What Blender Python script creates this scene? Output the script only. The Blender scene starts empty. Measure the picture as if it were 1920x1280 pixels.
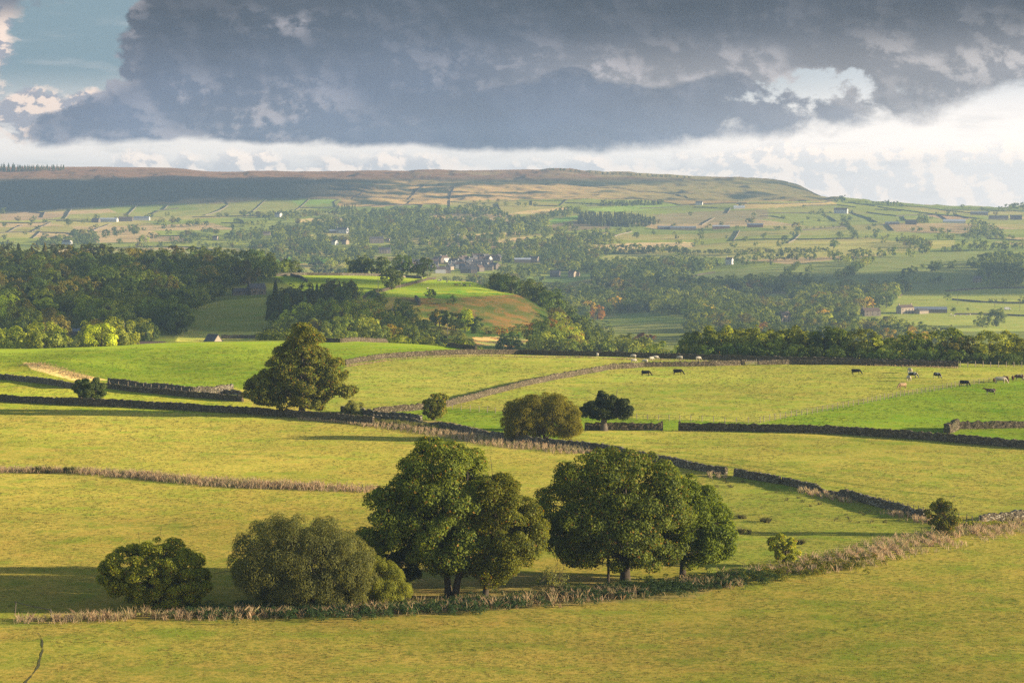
import bpy, math, random
import numpy as np
from mathutils import Vector

# ------------------------------------------------------------------ camera, world, sun, exposure
F = 4533.0                      # focal length in photograph pixels (85 mm lens)
TH = math.atan(260.0 / F)       # downward pitch
SUN_EL, SUN_AZ = 10.5, 97.0     # degrees; azimuth clockwise from the view direction (+Y) to the right (+X)
EXPOSURE = 1.05
scene = bpy.context.scene
COL = scene.collection
cam_data = bpy.data.cameras.new('camera')
cam = bpy.data.objects.new('camera', cam_data)
COL.objects.link(cam)
cam_data.sensor_width = 36.0
cam_data.lens = 36.0 * F / 1920.0
cam_data.clip_start = 1.0
cam_data.clip_end = 30000.0
cam.rotation_euler = (math.pi / 2 - TH, 0, 0)
scene.camera = cam
scene.view_settings.view_transform = 'Standard'
scene.view_settings.look = 'None'
scene.view_settings.gamma = 1.0
scene.view_settings.use_curve_mapping = False
scene.view_settings.exposure = EXPOSURE
scene.cycles.max_bounces = 5
scene.cycles.diffuse_bounces = 2
scene.cycles.glossy_bounces = 1
scene.cycles.transmission_bounces = 3
scene.cycles.volume_bounces = 0
scene.cycles.transparent_max_bounces = 4
scene.cycles.use_denoising = False

sun_data = bpy.data.lights.new('sun', 'SUN')
sun_data.energy = 4.6
sun_data.angle = math.radians(0.6)
sun_data.color = (1.0, 0.84, 0.60)
sun = bpy.data.objects.new('sun', sun_data)
COL.objects.link(sun)
_e, _a = math.radians(SUN_EL), math.radians(SUN_AZ)
SUNV = Vector((math.sin(_a) * math.cos(_e), math.cos(_a) * math.cos(_e), math.sin(_e)))
sun.rotation_euler = SUNV.to_track_quat('Z', 'Y').to_euler()


class NT:
    """small helper that writes node trees as expressions"""
    def __init__(s, tree):
        s.t = tree
        s.n = tree.nodes
        s.l = tree.links

    def put(s, node, i, v):
        if v is None:
            return
        if isinstance(v, bpy.types.NodeSocket):
            s.l.new(v, node.inputs[i])
        else:
            inp = node.inputs[i]
            if hasattr(inp.default_value, '__len__') and not isinstance(v, (int, float)):
                v = tuple(v)
                if len(inp.default_value) == 4 and len(v) == 3:
                    v = v + (1.0,)
            inp.default_value = v

    def m(s, op, a, b=None, c=None, clamp=False):
        n = s.n.new('ShaderNodeMath')
        n.operation = op
        n.use_clamp = clamp
        for i, v in enumerate((a, b, c)):
            s.put(n, i, v)
        return n.outputs[0]

    def add(s, a, b): return s.m('ADD', a, b)
    def sub(s, a, b): return s.m('SUBTRACT', a, b)
    def mul(s, a, b): return s.m('MULTIPLY', a, b)

    def ss(s, x, lo, hi):       # smoothstep
        n = s.n.new('ShaderNodeMapRange')
        n.interpolation_type = 'SMOOTHSTEP'
        s.put(n, 0, x); s.put(n, 1, lo); s.put(n, 2, hi); n.inputs[3].default_value = 0; n.inputs[4].default_value = 1
        return n.outputs[0]

    def lin(s, x, lo, hi, a=0.0, b=1.0):
        n = s.n.new('ShaderNodeMapRange')
        s.put(n, 0, x); s.put(n, 1, lo); s.put(n, 2, hi); s.put(n, 3, a); s.put(n, 4, b)
        return n.outputs[0]

    def mix(s, f, a, b, mode='MIX'):
        n = s.n.new('ShaderNodeMix')
        n.data_type = 'RGBA'
        n.blend_type = mode
        s.put(n, 0, f)
        s.put(n, 6, a)
        s.put(n, 7, b)
        return n.outputs[2]

    def vec(s, x=0.0, y=0.0, z=0.0):
        n = s.n.new('ShaderNodeCombineXYZ')
        s.put(n, 0, x); s.put(n, 1, y); s.put(n, 2, z)
        return n.outputs[0]

    def noise(s, v, scale, detail=4.0, rough=0.55, dist=0.0, col=False, dim='3D'):
        n = s.n.new('ShaderNodeTexNoise')
        n.noise_dimensions = dim
        s.put(n, 'Vector', v)
        n.inputs['Scale'].default_value = scale
        n.inputs['Detail'].default_value = detail
        n.inputs['Roughness'].default_value = rough
        n.inputs['Distortion'].default_value = dist
        return n.outputs[1 if col else 0]

    def curve(s, x, pts):       # piecewise curve, pts in real units
        xs = [p[0] for p in pts]; ys = [p[1] for p in pts]
        x0, x1, y0, y1 = min(xs), max(xs), min(ys), max(ys)
        n = s.n.new('ShaderNodeFloatCurve')
        c = n.mapping.curves[0]
        n.mapping.use_clip = False
        q = [((a - x0) / (x1 - x0), (b - y0) / (y1 - y0 + 1e-9)) for a, b in pts]
        c.points[0].location = q[0]
        c.points[1].location = q[-1]
        for a in q[1:-1]:
            c.points.new(*a)
        n.mapping.update()
        s.put(n, 1, s.lin(x, x0, x1))
        return s.lin(n.outputs[0], 0.0, 1.0, y0, y1)


def build_world():
    w = bpy.data.worlds.new('World')
    scene.world = w
    w.use_nodes = True
    w.node_tree.nodes.clear()
    N = NT(w.node_tree)
    out = N.n.new('ShaderNodeOutputWorld')
    bg = N.n.new('ShaderNodeBackground')
    N.l.new(bg.outputs[0], out.inputs[0])
    bg.inputs[1].default_value = 0.1
    sky = N.n.new('ShaderNodeTexSky')
    sky.sky_type = 'NISHITA'
    sky.sun_disc = False
    sky.sun_elevation = math.radians(SUN_EL)
    sky.sun_rotation = math.radians(SUN_AZ)
    sky.air_density = 1.0
    sky.dust_density = 0.6
    tc = N.n.new('ShaderNodeTexCoord')
    sep = N.n.new('ShaderNodeSeparateXYZ')
    N.l.new(tc.outputs['Generated'], sep.inputs[0])
    x, y, z = sep.outputs
    az = N.mul(N.m('ARCTAN2', x, y), F / 1000.0)          # kilo-pixels: right of the view direction
    el = N.mul(N.m('ARCSINE', z), F / 1000.0)             # kilo-pixels above eye level
    # domain warp
    P0 = N.vec(az, N.mul(el, 1.7), 0.0)
    wn = N.noise(P0, 3.2, 3.0, 0.5, col=True)
    wsep = N.n.new('ShaderNodeSeparateXYZ'); N.l.new(wn, wsep.inputs[0])
    wx = N.mul(N.sub(wsep.outputs[0], 0.5), 0.10)
    wy = N.mul(N.sub(wsep.outputs[1], 0.5), 0.055)
    a = N.add(az, wx)
    e = N.add(el, wy)

    def fbm(dx, dy, scale, det=6.0, rough=0.58, sy=1.35, seed=0.0):
        return N.noise(N.vec(N.add(az, dx), N.mul(N.add(el, dy), sy), seed), scale, det, rough, 0.12)
    n1 = fbm(0.0, 0.0, 7.0)
    n1b = fbm(0.012, 0.010, 7.0)                          # the same field sampled towards the light
    n2 = fbm(0.0, 0.0, 20.0, 5.0, 0.6, 1.5, 3.0)
    n3 = fbm(0.0, 0.0, 2.6, 4.0, 0.5, 2.2, 7.0)
    nn = N.add(N.mul(N.sub(n1, 0.5), 1.0), N.mul(N.sub(n2, 0.5), 0.32))

    rgt0 = N.ss(az, -0.2, 0.9)
    # ---- the dark bank: height of its base over azimuth, its left flank over height
    base = N.curve(a, [(-2.5, 0.16), (-1.6, 0.15), (-1.0, 0.105), (-0.86, 0.108), (-0.5, 0.108), (-0.2, 0.098), (0.0, 0.092),
                       (0.2, 0.094), (0.36, 0.102), (0.5, 0.112), (0.62, 0.120), (0.70, 0.132), (0.78, 0.150), (0.86, 0.172), (0.97, 0.200), (1.3, 0.25), (2.5, 0.3)])
    left = N.curve(e, [(0.05, -1.1), (0.10, -0.93), (0.15, -0.90), (0.185, -0.80), (0.21, -0.765), (0.26, -0.745), (0.31, -0.71), (0.36, -0.70), (0.42, -0.66), (0.6, -0.60)])
    dB = N.mul(N.sub(e, base), 1.0)
    dL = N.mul(N.sub(a, left), 0.75)
    flat = N.ss(dB, 0.0, 0.06)                             # the base is smooth, flanks are ragged
    D = N.m('SMOOTH_MIN', dB, dL, 0.05)
    hx = N.m('DIVIDE', N.sub(a, 0.53), 0.15)
    hy = N.m('DIVIDE', N.sub(e, 0.222), 0.040)
    hole = N.m('EXPONENT', N.mul(N.add(N.mul(hx, hx), N.mul(hy, hy)), -1.0))
    D = N.sub(D, N.mul(hole, 0.135))
    amp = N.add(N.lin(flat, 0.0, 1.0, N.lin(rgt0, 0.3, 1.0, 0.030, 0.11), 0.14), N.mul(N.ss(hole, 0.01, 0.35), 0.26))
    D = N.add(D, N.mul(nn, amp))
    cov = N.ss(D, 0.0, N.lin(rgt0, 0.0, 1.0, 0.014, 0.040))
    # colour of the bank
    up = N.ss(el, 0.10, 0.40)
    rgt = N.ss(az, -0.1, 1.0)
    low = N.mix(rgt, (0.190, 0.232, 0.335), (0.46, 0.44, 0.46))
    high = N.mix(rgt, (0.066, 0.086, 0.120), (0.058, 0.070, 0.098))
    dark = N.mix(up, low, high)
    relief = N.m('MULTIPLY_ADD', N.sub(n1, n1b), 9.0, 0.5)
    relief = N.ss(relief, 0.15, 1.0)
    edge = N.sub(1.0, N.ss(D, 0.0, 0.06))
    def spot(cx, cy, sx, sy):
        qx = N.m('DIVIDE', N.sub(a, cx), sx)
        qy = N.m('DIVIDE', N.sub(e, cy), sy)
        return N.m('EXPONENT', N.mul(N.add(N.mul(qx, qx), N.mul(qy, qy)), -1.0))
    where = N.m('MAXIMUM', spot(-0.50, 0.165, 0.16, 0.05), N.m('MAXIMUM', spot(0.30, 0.235, 0.36, 0.045), N.m('MAXIMUM', N.mul(spot(-0.42, 0.33, 0.08, 0.03), 0.6), N.mul(spot(0.85, 0.24, 0.3, 0.06), 0.9))))
    puff = N.mul(relief, N.ss(n1, 0.40, 0.60))
    puff = N.m('ADD', N.mul(puff, N.lin(where, 0.0, 1.0, 0.05, 0.85)), N.mul(edge, N.lin(relief, 0.0, 1.0, 0.05, 0.45)), clamp=True)
    # lumpy dark turrets standing in front of the paler part at the right
    top2 = N.curve(a, [(-1.2, 0.10), (-0.6, 0.11), (-0.3, 0.13), (-0.05, 0.21), (0.05, 0.235), (0.11, 0.262), (0.17, 0.225), (0.30, 0.222), (0.36, 0.235), (0.42, 0.236), (0.48, 0.208), (0.53, 0.212), (0.60, 0.185), (0.70, 0.165), (0.80, 0.14), (1.2, 0.10)])
    tur = N.ss(N.add(N.sub(top2, e), N.mul(nn, 0.085)), 0.0, 0.012)
    puff = N.mul(puff, N.lin(tur, 0.0, 1.0, 1.0, 0.22))
    dark = N.mix(N.mul(N.sub(1.0, tur), N.mul(N.ss(az, -0.15, 0.3), N.ss(el, 0.33, 0.22))), dark, (0.36, 0.35, 0.375))
    litc = N.mix(rgt, (0.66, 0.60, 0.62), (0.78, 0.71, 0.68))
    bank = N.mix(puff, dark, litc)
    soft = N.mul(N.lin(n3, 0.3, 0.7, 0.80, 1.18), N.lin(n1, 0.3, 0.7, 0.93, 1.07))
    bank = N.mix(1.0, bank, N.vec(soft, soft, soft), 'MULTIPLY')
    # layered veil at the upper right
    veil = N.noise(N.vec(N.mul(az, 0.8), N.mul(el, 5.0), 2.0), 4.0, 4.0, 0.5)
    bank = N.mix(N.mul(N.ss(veil, 0.45, 0.7), 0.18), bank, (0.19, 0.20, 0.24))
    # ---- clear sky behind: pale near the horizon with lit cumulus, teal-blue higher
    hz = N.ss(el, 0.09, 0.26)
    clear = N.mix(hz, N.mix(rgt, (1.32, 1.20, 1.08), (1.62, 1.42, 1.25)), N.mix(rgt, (0.25, 0.36, 0.42), (0.80, 0.82, 0.84)))
    wisp = N.noise(N.vec(N.mul(az, 1.0), N.mul(el, 6.0), 9.0), 5.0, 5.0, 0.6)
    clear = N.mix(N.mul(N.ss(wisp, 0.5, 0.75), 0.35), clear, (0.66, 0.66, 0.66))
    dC = N.add(N.sub(N.curve(a, [(-1.0, 0.075), (-0.75, 0.075), (-0.7, 0.10), (-0.6, 0.085), (-0.5, 0.10), (-0.3, 0.105), (-0.1, 0.085), (0.3, 0.10), (0.6, 0.11), (1.0, 0.13)]), e),
               N.mul(nn, 0.16))
    cum = N.ss(dC, 0.0, 0.03)
    cumcol = N.mix(N.ss(relief, 0.05, 0.85), N.mix(rgt, (0.85, 0.80, 0.80), (1.25, 1.14, 1.06)), (1.75, 1.42, 1.15))
    clear = N.mix(N.mul(cum, N.lin(rgt, 0.0, 1.0, 0.75, 0.55)), clear, cumcol)
    # lit cloud at the far left edge
    lx = N.m('DIVIDE', N.add(a, 0.985), 0.12)
    ly = N.m('DIVIDE', N.sub(e, 0.27), 0.16)
    lf = N.sub(0.55, N.add(N.mul(lx, lx), N.mul(ly, ly)))
    l2x = N.m('DIVIDE', N.add(a, 0.87), 0.19)
    l2y = N.m('DIVIDE', N.sub(e, 0.165), 0.060)
    lf2 = N.sub(0.55, N.add(N.mul(l2x, l2x), N.mul(l2y, l2y)))
    l3x = N.m('DIVIDE', N.add(a, 0.98), 0.22)
    l3y = N.m('DIVIDE', N.sub(e, 0.365), 0.055)
    lf3 = N.sub(0.55, N.add(N.mul(l3x, l3x), N.mul(l3y, l3y)))
    lfm = N.ss(N.add(N.m('MAXIMUM', lf, N.m('MAXIMUM', lf2, lf3)), N.mul(nn, 2.6)), -0.05, 0.35)
    lcol = N.mix(N.ss(relief, 0.2, 0.85), (0.42, 0.42, 0.48), (1.10, 0.88, 0.74))
    lcol = N.mix(N.ss(el, 0.31, 0.37), lcol, (0.22, 0.24, 0.29))
    clear = N.mix(lfm, clear, lcol)
    col = N.mix(cov, clear, bank)
    # away from the view: broken cloud over the physical sky
    k = 10.0 / (2.0 ** EXPOSURE)
    col = N.mix(1.0, col, (k, k, k), 'MULTIPLY')
    far = N.m('MAXIMUM', N.ss(el, 0.45, 0.9), N.ss(N.m('ABSOLUTE', az), 1.4, 2.6))
    brk = N.ss(N.noise(tc.outputs['Generated'], 2.5, 5.0, 0.55), 0.42, 0.62)
    rest = N.mix(N.mul(brk, 0.65), sky.outputs[0], (k * 0.34, k * 0.36, k * 0.40))
    col = N.mix(far, col, rest)
    N.l.new(col, bg.inputs[0])
    w.cycles.sampling_method = 'MANUAL'
    w.cycles.sample_map_resolution = 512


build_world()

# ------------------------------------------------------------------ numpy helpers
rng = np.random.default_rng(11)
random.seed(11)


def _hash(ix, iy, seed):
    h = (ix.astype(np.int64) * 374761393 + iy.astype(np.int64) * 668265263 + seed * 1442695041) & 0xffffffff
    h = ((h ^ (h >> 13)) * 1274126177) & 0xffffffff
    return ((h ^ (h >> 16)) & 0xffff) / 65535.0


def vnoise(x, y, seed=0):
    ix, iy = np.floor(x), np.floor(y)
    fx, fy = x - ix, y - iy
    fx = fx * fx * fx * (fx * (fx * 6 - 15) + 10)
    fy = fy * fy * fy * (fy * (fy * 6 - 15) + 10)
    a = _hash(ix, iy, seed); b = _hash(ix + 1, iy, seed)
    c = _hash(ix, iy + 1, seed); d = _hash(ix + 1, iy + 1, seed)
    return (a * (1 - fx) + b * fx) * (1 - fy) + (c * (1 - fx) + d * fx) * fy


def fbm2(x, y, wl, octs=4, seed=0, gain=0.5):
    s, a, t = 0.0, 1.0, 0.0
    for k in range(octs):
        c, q = math.cos(0.7 * k + 0.3), math.sin(0.7 * k + 0.3)
        X, Y = (x * c - y * q) / wl, (x * q + y * c) / wl
        s = s + a * (vnoise(X + 31.7 * k, Y - 17.3 * k, seed + k) - 0.5)
        t += a
        a *= gain
        wl = wl / 2.03
    return s / t * 2.0            # about -1..1


def sstep(x, a, b):
    t = np.clip((x - a) / (b - a), 0, 1)
    return t * t * (3 - 2 * t)


def pchip(x, y, q):
    x, y = np.asarray(x, float), np.asarray(y, float)
    h = np.diff(x); d = np.diff(y) / h
    m = np.zeros_like(y)
    for i in range(1, len(x) - 1):
        if d[i - 1] * d[i] > 0:
            w1, w2 = 2 * h[i] + h[i - 1], h[i] + 2 * h[i - 1]
            m[i] = (w1 + w2) / (w1 / d[i - 1] + w2 / d[i])
    m[0], m[-1] = d[0], d[-1]
    i = np.clip(np.searchsorted(x, q) - 1, 0, len(x) - 2)
    t = np.clip((q - x[i]) / h[i], 0, 1)
    return ((2 * t**3 - 3 * t**2 + 1) * y[i] + (t**3 - 2 * t**2 + t) * h[i] * m[i]
            + (-2 * t**3 + 3 * t**2) * y[i + 1] + (t**3 - t**2) * h[i] * m[i + 1])


def v_of(py):
    return np.tan(np.arctan((640.0 - np.asarray(py, float)) / F) - TH)


def u_of(px, py):
    cy = (640.0 - np.asarray(py, float)) / F
    return (np.asarray(px, float) - 960.0) / F / (math.cos(TH) + cy * math.sin(TH))


def project(X, Y, Z):
    d = Y * math.cos(TH) - Z * math.sin(TH)
    up = Z * math.cos(TH) + Y * math.sin(TH)
    return 960.0 + F * X / d, 640.0 - F * up / d


# ------------------------------------------------------------------ the land: one height field
# per column: (distance, row of the photograph) when the second value is positive, (distance, height) when negative
NEAR = [(30, -9.0), (80, -24.0), (150, -38.5), (200, -43.6), (262, -44.3), (330, -44.0), (430, -44.0), (540, -43.8), (620, -43.7)]
COLS = {
 -700: NEAR + [(700, -43.5), (760, -46.0), (850, -58), (1000, -66), (1200, -60), (1500, -48), (1750, -46), (2100, -85), (2600, -104), (3200, -88), (3900, 445), (4500, 415), (5000, 395), (5200, 388), (5430, 350), (5800, 332), (6200, 312), (7000, 305), (9000, 320)],
 0: NEAR + [(700, 662), (760, -46.0), (850, -53), (1000, -66), (1200, 620), (1500, 545), (1700, 512), (1780, 508), (2100, -85), (2600, -106), (3000, -96), (3400, 490), (3900, 452), (4400, 422), (4900, 402), (5180, 396), (5420, 356), (5700, 337), (6200, 315.5), (6600, 313), (9000, 330)],
 160: NEAR + [(720, 652), (770, -46), (850, -52), (1000, -65), (1200, 615), (1500, 542), (1700, 512), (1780, 508), (2100, -85), (2600, -106), (3000, -96), (3400, 490), (3900, 452), (4400, 422), (4850, 400), (5100, 388), (5380, 352), (5700, 335), (6200, 314.5), (6600, 313), (9000, 330)],
 320: NEAR + [(735, 646), (780, -45), (860, -51.5), (1000, -61), (1150, 626), (1250, 598), (1400, 562), (1550, 535), (1720, 508), (1800, 506), (2150, -85), (2600, -106), (3000, -96), (3400, 490), (3900, 450), (4400, 420), (4800, 400), (5050, 382), (5350, 350), (5700, 333), (6200, 315.5), (6600, 315), (9000, 330)],
 400: NEAR + [(740, 644), (785, -45), (870, -51.5), (1000, -61), (1120, 634), (1230, 603), (1350, 570), (1480, 548), (1600, 530), (1720, 510), (1800, 510), (2150, -88), (2600, -106), (3000, -98), (3400, 490), (3900, 450), (4400, 418), (4800, 397), (5020, 380), (5330, 350), (5700, 335), (6200, 323), (6600, 322), (9000, 330)],
 500: NEAR + [(745, 643), (790, -45), (880, -58), (1000, -65), (1120, 634), (1230, 600), (1350, 566), (1430, 555), (1550, 530), (1690, 515), (1760, 514.5), (2100, -86), (2500, -106), (3000, -98), (3400, 490), (3900, 450), (4400, 418), (4800, 395), (5000, 378), (5320, 352), (5650, 335), (6100, 322), (6600, 323), (9000, 335)],
 640: NEAR + [(745, 641), (790, -45), (880, -60), (1000, -67), (1100, 630), (1200, 600), (1300, 572), (1390, 560), (1500, 540), (1620, 522), (1700, 516), (1760, -53), (2050, -85), (2500, -107), (3000, -100), (3400, 495), (3900, 452), (4400, 416), (4800, 394), (5000, 375), (5300, 355), (5650, 335), (6100, 321), (6600, 322), (9000, 335)],
 720: NEAR + [(740, 643), (785, -45.5), (870, -60), (1000, -69), (1100, 638), (1200, 610), (1290, 585), (1370, 562), (1480, 545), (1600, 527), (1690, 518), (1760, -53), (2050, -88), (2500, -108), (3000, -102), (3400, 497), (3900, 452), (4400, 415), (4800, 392), (5000, 376), (5300, 358), (5650, 337), (6050, 320.5), (6600, 322), (9000, 335)],
 800: NEAR + [(735, 647), (780, -46), (870, -60), (1000, -70), (1150, 640), (1240, 612), (1320, 586), (1380, 565), (1480, 548), (1600, 531), (1680, 522.5), (1740, -54), (2000, -88), (2500, -109), (3000, -102), (3400, 500), (3900, 453), (4400, 415), (4800, 390), (5000, 380), (5300, 362), (5650, 338), (6000, 320), (6600, 322), (9000, 335)],
 880: NEAR + [(722, 654), (775, -47), (870, -60), (1000, -70), (1170, 645), (1260, 614), (1340, 582), (1400, 560), (1480, 545), (1580, 533), (1640, -53.5), (1750, -63), (2000, -92), (2500, -110), (3000, -103), (3400, 502), (3900, 453), (4400, 415), (4800, 390), (5000, 380), (5300, 362), (5650, 338), (6000, 319), (6600, 321), (9000, 335)],
 960: NEAR + [(715, 659), (770, -48), (870, -61), (1000, -71), (1180, 650), (1270, 622), (1350, 590), (1410, 562), (1470, 550), (1500, -56), (1600, -64), (1800, -88), (2100, -108), (2500, -112), (3000, -104), (3400, 502), (3900, 454), (4400, 415), (4800, 388), (5000, 378), (5300, 362), (5650, 338), (6000, 318), (6600, 320), (9000, 335)],
 1040: NEAR + [(712, 661), (768, -48), (870, -62), (1000, -72), (1180, 655), (1280, 630), (1350, 612), (1400, 596), (1440, -67.5), (1600, -82), (1800, -98), (2100, -110), (2500, -112), (3000, -104), (3400, 502), (3900, 454), (4400, 416), (4800, 388), (5000, 377), (5300, 362), (5650, 340), (6000, 319), (6600, 321), (9000, 335)],
 1120: NEAR + [(710, 662), (765, -49), (860, -63), (1000, -74), (1200, -80), (1400, -88), (1700, -100), (2100, -110), (2500, -112), (2800, 552), (3000, 528), (3400, 500), (3900, 454), (4400, 416), (4800, 390), (5000, 376), (5300, 362), (5650, 342), (6000, 322), (6600, 324), (9000, 335)],
 1280: NEAR + [(703, 667), (760, -50), (860, -65), (1000, -75), (1200, -84), (1500, -96), (1900, -107), (2200, 601), (2500, 575), (2800, 548), (3050, 520), (3400, 492), (3800, 462), (4300, 428), (4800, 396), (5000, 377), (5300, 366), (5650, 350), (6000, 328), (6600, 332), (9000, 340)],
 1440: NEAR + [(690, 672), (750, -50), (860, -65), (1000, -76), (1200, -86), (1500, -97), (1900, -107), (2200, 601), (2500, 571), (2750, 540), (3000, 510), (3300, 486), (3700, 460), (4200, 430), (4700, 400), (5000, 377), (5300, 368), (5650, 352), (5950, 336), (6400, 345), (9000, 360)],
 1500: NEAR + [(687, 674), (745, -50), (860, -65), (1000, -76), (1200, -86), (1500, -97), (1900, -107), (2200, 601), (2500, 569), (2750, 538), (3000, 508), (3300, 484), (3700, 458), (4200, 430), (4700, 402), (5000, 379), (5300, 370), (5650, 358), (5900, 352), (6400, 360), (9000, 370)],
 1560: NEAR + [(684, 675), (740, -50), (860, -66), (1000, -77), (1200, -87), (1500, -97), (1900, -107), (2180, 602), (2480, 568), (2730, 538), (3000, 506), (3300, 482), (3700, 456), (4200, 430), (4700, 404), (5000, 382), (5200, 377), (5400, 374), (5700, 375), (6400, 390), (9000, 400)],
 1680: NEAR + [(678, 678), (735, -50), (860, -66), (1000, -77), (1200, -87), (1500, -98), (1900, -107), (2150, 607), (2450, 570), (2700, 541), (2950, 508), (3250, 482), (3650, 456), (4200, 428), (4700, 404), (5100, 387), (5350, 382.5), (5700, 385), (6400, 395), (9000, 400)],
 1800: NEAR + [(672, 681), (730, -50), (860, -66), (1000, -77), (1200, -87), (1500, -98), (1900, -108), (2150, 608), (2400, 575), (2700, 542), (2950, 508), (3250, 482), (3650, 456), (4200, 430), (4700, 408), (5100, 394), (5400, 388), (5700, 389), (6400, 398), (9000, 405)],
 1920: NEAR + [(664, 685), (725, -50), (860, -66), (1000, -77), (1200, -87), (1500, -98), (1900, -108), (2150, 608), (2400, 576), (2700, 542), (2950, 510), (3250, 482), (3650, 458), (4200, 432), (4700, 410), (5100, 397), (5400, 390), (5700, 391), (6400, 398), (9000, 405)],
 2700: NEAR + [(660, -44.5), (725, -50), (860, -64), (1000, -75), (1200, -86), (1500, -96), (1900, -106), (2400, 575), (2950, 512), (3250, 485), (3650, 460), (4200, 434), (4700, 412), (5100, 400), (5400, 394), (5700, 394), (6400, 400), (9000, 405)],
}
NV = 1250
LY = np.linspace(math.log(30.0), math.log(9000.0), NV)
# denser rows where the picture needs them
dens = 1.0 + 1.6 * np.exp(-((np.exp(LY) - 900) / 700) ** 2) + 1.4 * sstep(np.exp(LY), 2000, 2600) - 0.75 * sstep(-np.exp(LY), -190, -120) - 0.6 * sstep(np.exp(LY), 6400, 7000)
cum = np.concatenate([[0], np.cumsum((dens[1:] + dens[:-1]) / 2)])
LY = np.interp(np.linspace(0, cum[-1], NV), cum, LY)
YS = np.exp(LY)
uin = np.linspace(-0.235, 0.235, 860)
ext = 0.235 + np.cumsum(np.linspace(0.0007, 0.02, 56))
US = np.concatenate([-ext[::-1], uin, ext])
NU = len(US)


def build_height():
    keys = sorted(COLS)
    ku = np.array([(k - 960) / F for k in keys])
    tab = np.zeros((len(keys), NV))
    for i, k in enumerate(keys):
        pts = COLS[k]
        ly = [math.log(p[0]) for p in pts]
        v = [p[1] / p[0] if p[1] < 0 else float(v_of(p[1])) for p in pts]
        tab[i] = pchip(ly, v, LY)
    V = np.zeros((NU, NV))
    uq = np.clip(US, ku[0], ku[-1])
    for j in range(NV):
        V[:, j] = pchip(ku, tab[:, j], uq)
    UU, YY = np.meshgrid(US, YS, indexing='ij')
    Z = V * YY
    X = UU * YY
    a_near = 0.75 * sstep(YY, 120, 280)
    crest = sstep(YY, 600, 700)
    Z += a_near * (1 - 0.75 * crest) * fbm2(X, YY, 85, 3, 5)
    Z += 0.12 * fbm2(X, YY, 9, 3, 8) * (1 - sstep(YY, 700, 1000))
    Z += 1.2 * fbm2(X, YY, 120, 4, 9) * sstep(YY, 850, 1100)
    Z += 3.2 * fbm2(X, YY, 420, 4, 12) * sstep(YY, 2300, 3000) * (1 - sstep(YY, 5000, 5300))
    g = sstep(YY, 4950, 5150) * (1 - sstep(YY, 5900, 6300))
    gul = fbm2(X * 1.6, YY * 0.5, 170, 4, 21)
    Z += g * (8.0 * gul + 3.5 * fbm2(X, YY, 45, 3, 22))
    # bracken slope ribs and crag lip on the knoll
    px, py = project(X, YY, Z)
    k = (YY > 1150) * (YY < 1480) * sstep(px, 760, 830) * (1 - sstep(px, 1010, 1080))
    Z += k * 1.0 * fbm2(X * 2.0 + YY, YY * 0.6, 22, 4, 31)
    # the worn bank behind the upper left wall
    b = np.exp(-((px - 120) / 90) ** 2 - ((YY - 640) / 16) ** 2)
    Z += 1.6 * b
    b = sstep(px, 60, 300) * (1 - sstep(px, 420, 620)) * np.exp(-((YY - 690) / 28) ** 2)
    Z += 0.9 * b
    b = sstep(px, 230, 470) * (1 - sstep(px, 470, 640)) * np.exp(-((YY - 640) / 34) ** 2)  # rise shaped so its left slope darkens under the low sun
    Z += 1.5 * b
    return X, YY, Z


TX, TY, TZ = build_height()


def H(X, Y):
    X, Y = np.asarray(X, float), np.asarray(Y, float)
    u = X / np.maximum(Y, 1)
    fi = np.interp(u, US, np.arange(NU)); fj = np.interp(Y, YS, np.arange(NV))
    i = np.clip(fi.astype(int), 0, NU - 2); j = np.clip(fj.astype(int), 0, NV - 2)
    a, b = fi - i, fj - j
    return (TZ[i, j] * (1 - a) * (1 - b) + TZ[i + 1, j] * a * (1 - b) + TZ[i, j + 1] * (1 - a) * b + TZ[i + 1, j + 1] * a * b)


_YQ = np.exp(np.linspace(math.log(120), math.log(8000), 9000))


def hit(px, py, ymin=120.0):
    """the first point of the land on the line of sight through a pixel, beyond ymin"""
    v, u = float(v_of(py)), float(u_of(px, py))
    q = _YQ[_YQ >= ymin]
    d = H(u * q, q) - v * q
    k = np.nonzero((d[1:] >= 0) & (d[:-1] < 0))[0]
    if len(k) == 0:
        k0 = int(np.argmax(d))
        y = q[k0]
    else:
        k0 = k[0]
        t = d[k0] / (d[k0] - d[k0 + 1])
        y = q[k0] + t * (q[k0 + 1] - q[k0])
    return np.array([u * y, y, float(H(u * y, y))])


def inside(px, py, poly):
    r = np.zeros(np.shape(px), bool)
    n = len(poly)
    for i in range(n):
        x1, y1 = poly[i]; x2, y2 = poly[(i + 1) % n]
        c = ((y1 > py) != (y2 > py)) & (px < (x2 - x1) * (py - y1) / (y2 - y1 + 1e-12) + x1)
        r ^= c
    return r


# ------------------------------------------------------------------ object helpers
def tag(o, label=None, cat=None, group=None, kind=None):
    if label: o['label'] = label
    if cat: o['category'] = cat
    if group: o['group'] = group
    if kind: o['kind'] = kind
    return o


def link(o, parent=None):
    COL.objects.link(o)
    if parent is not None:
        o.parent = parent
    return o


def empty(name, loc, rz=0.0, s=1.0):
    o = bpy.data.objects.new(name, None)
    o.location = tuple(float(c) for c in loc)
    o.rotation_euler = (0, 0, rz)
    o.scale = (s, s, s)
    o.empty_display_size = 0.5
    return link(o)


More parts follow.
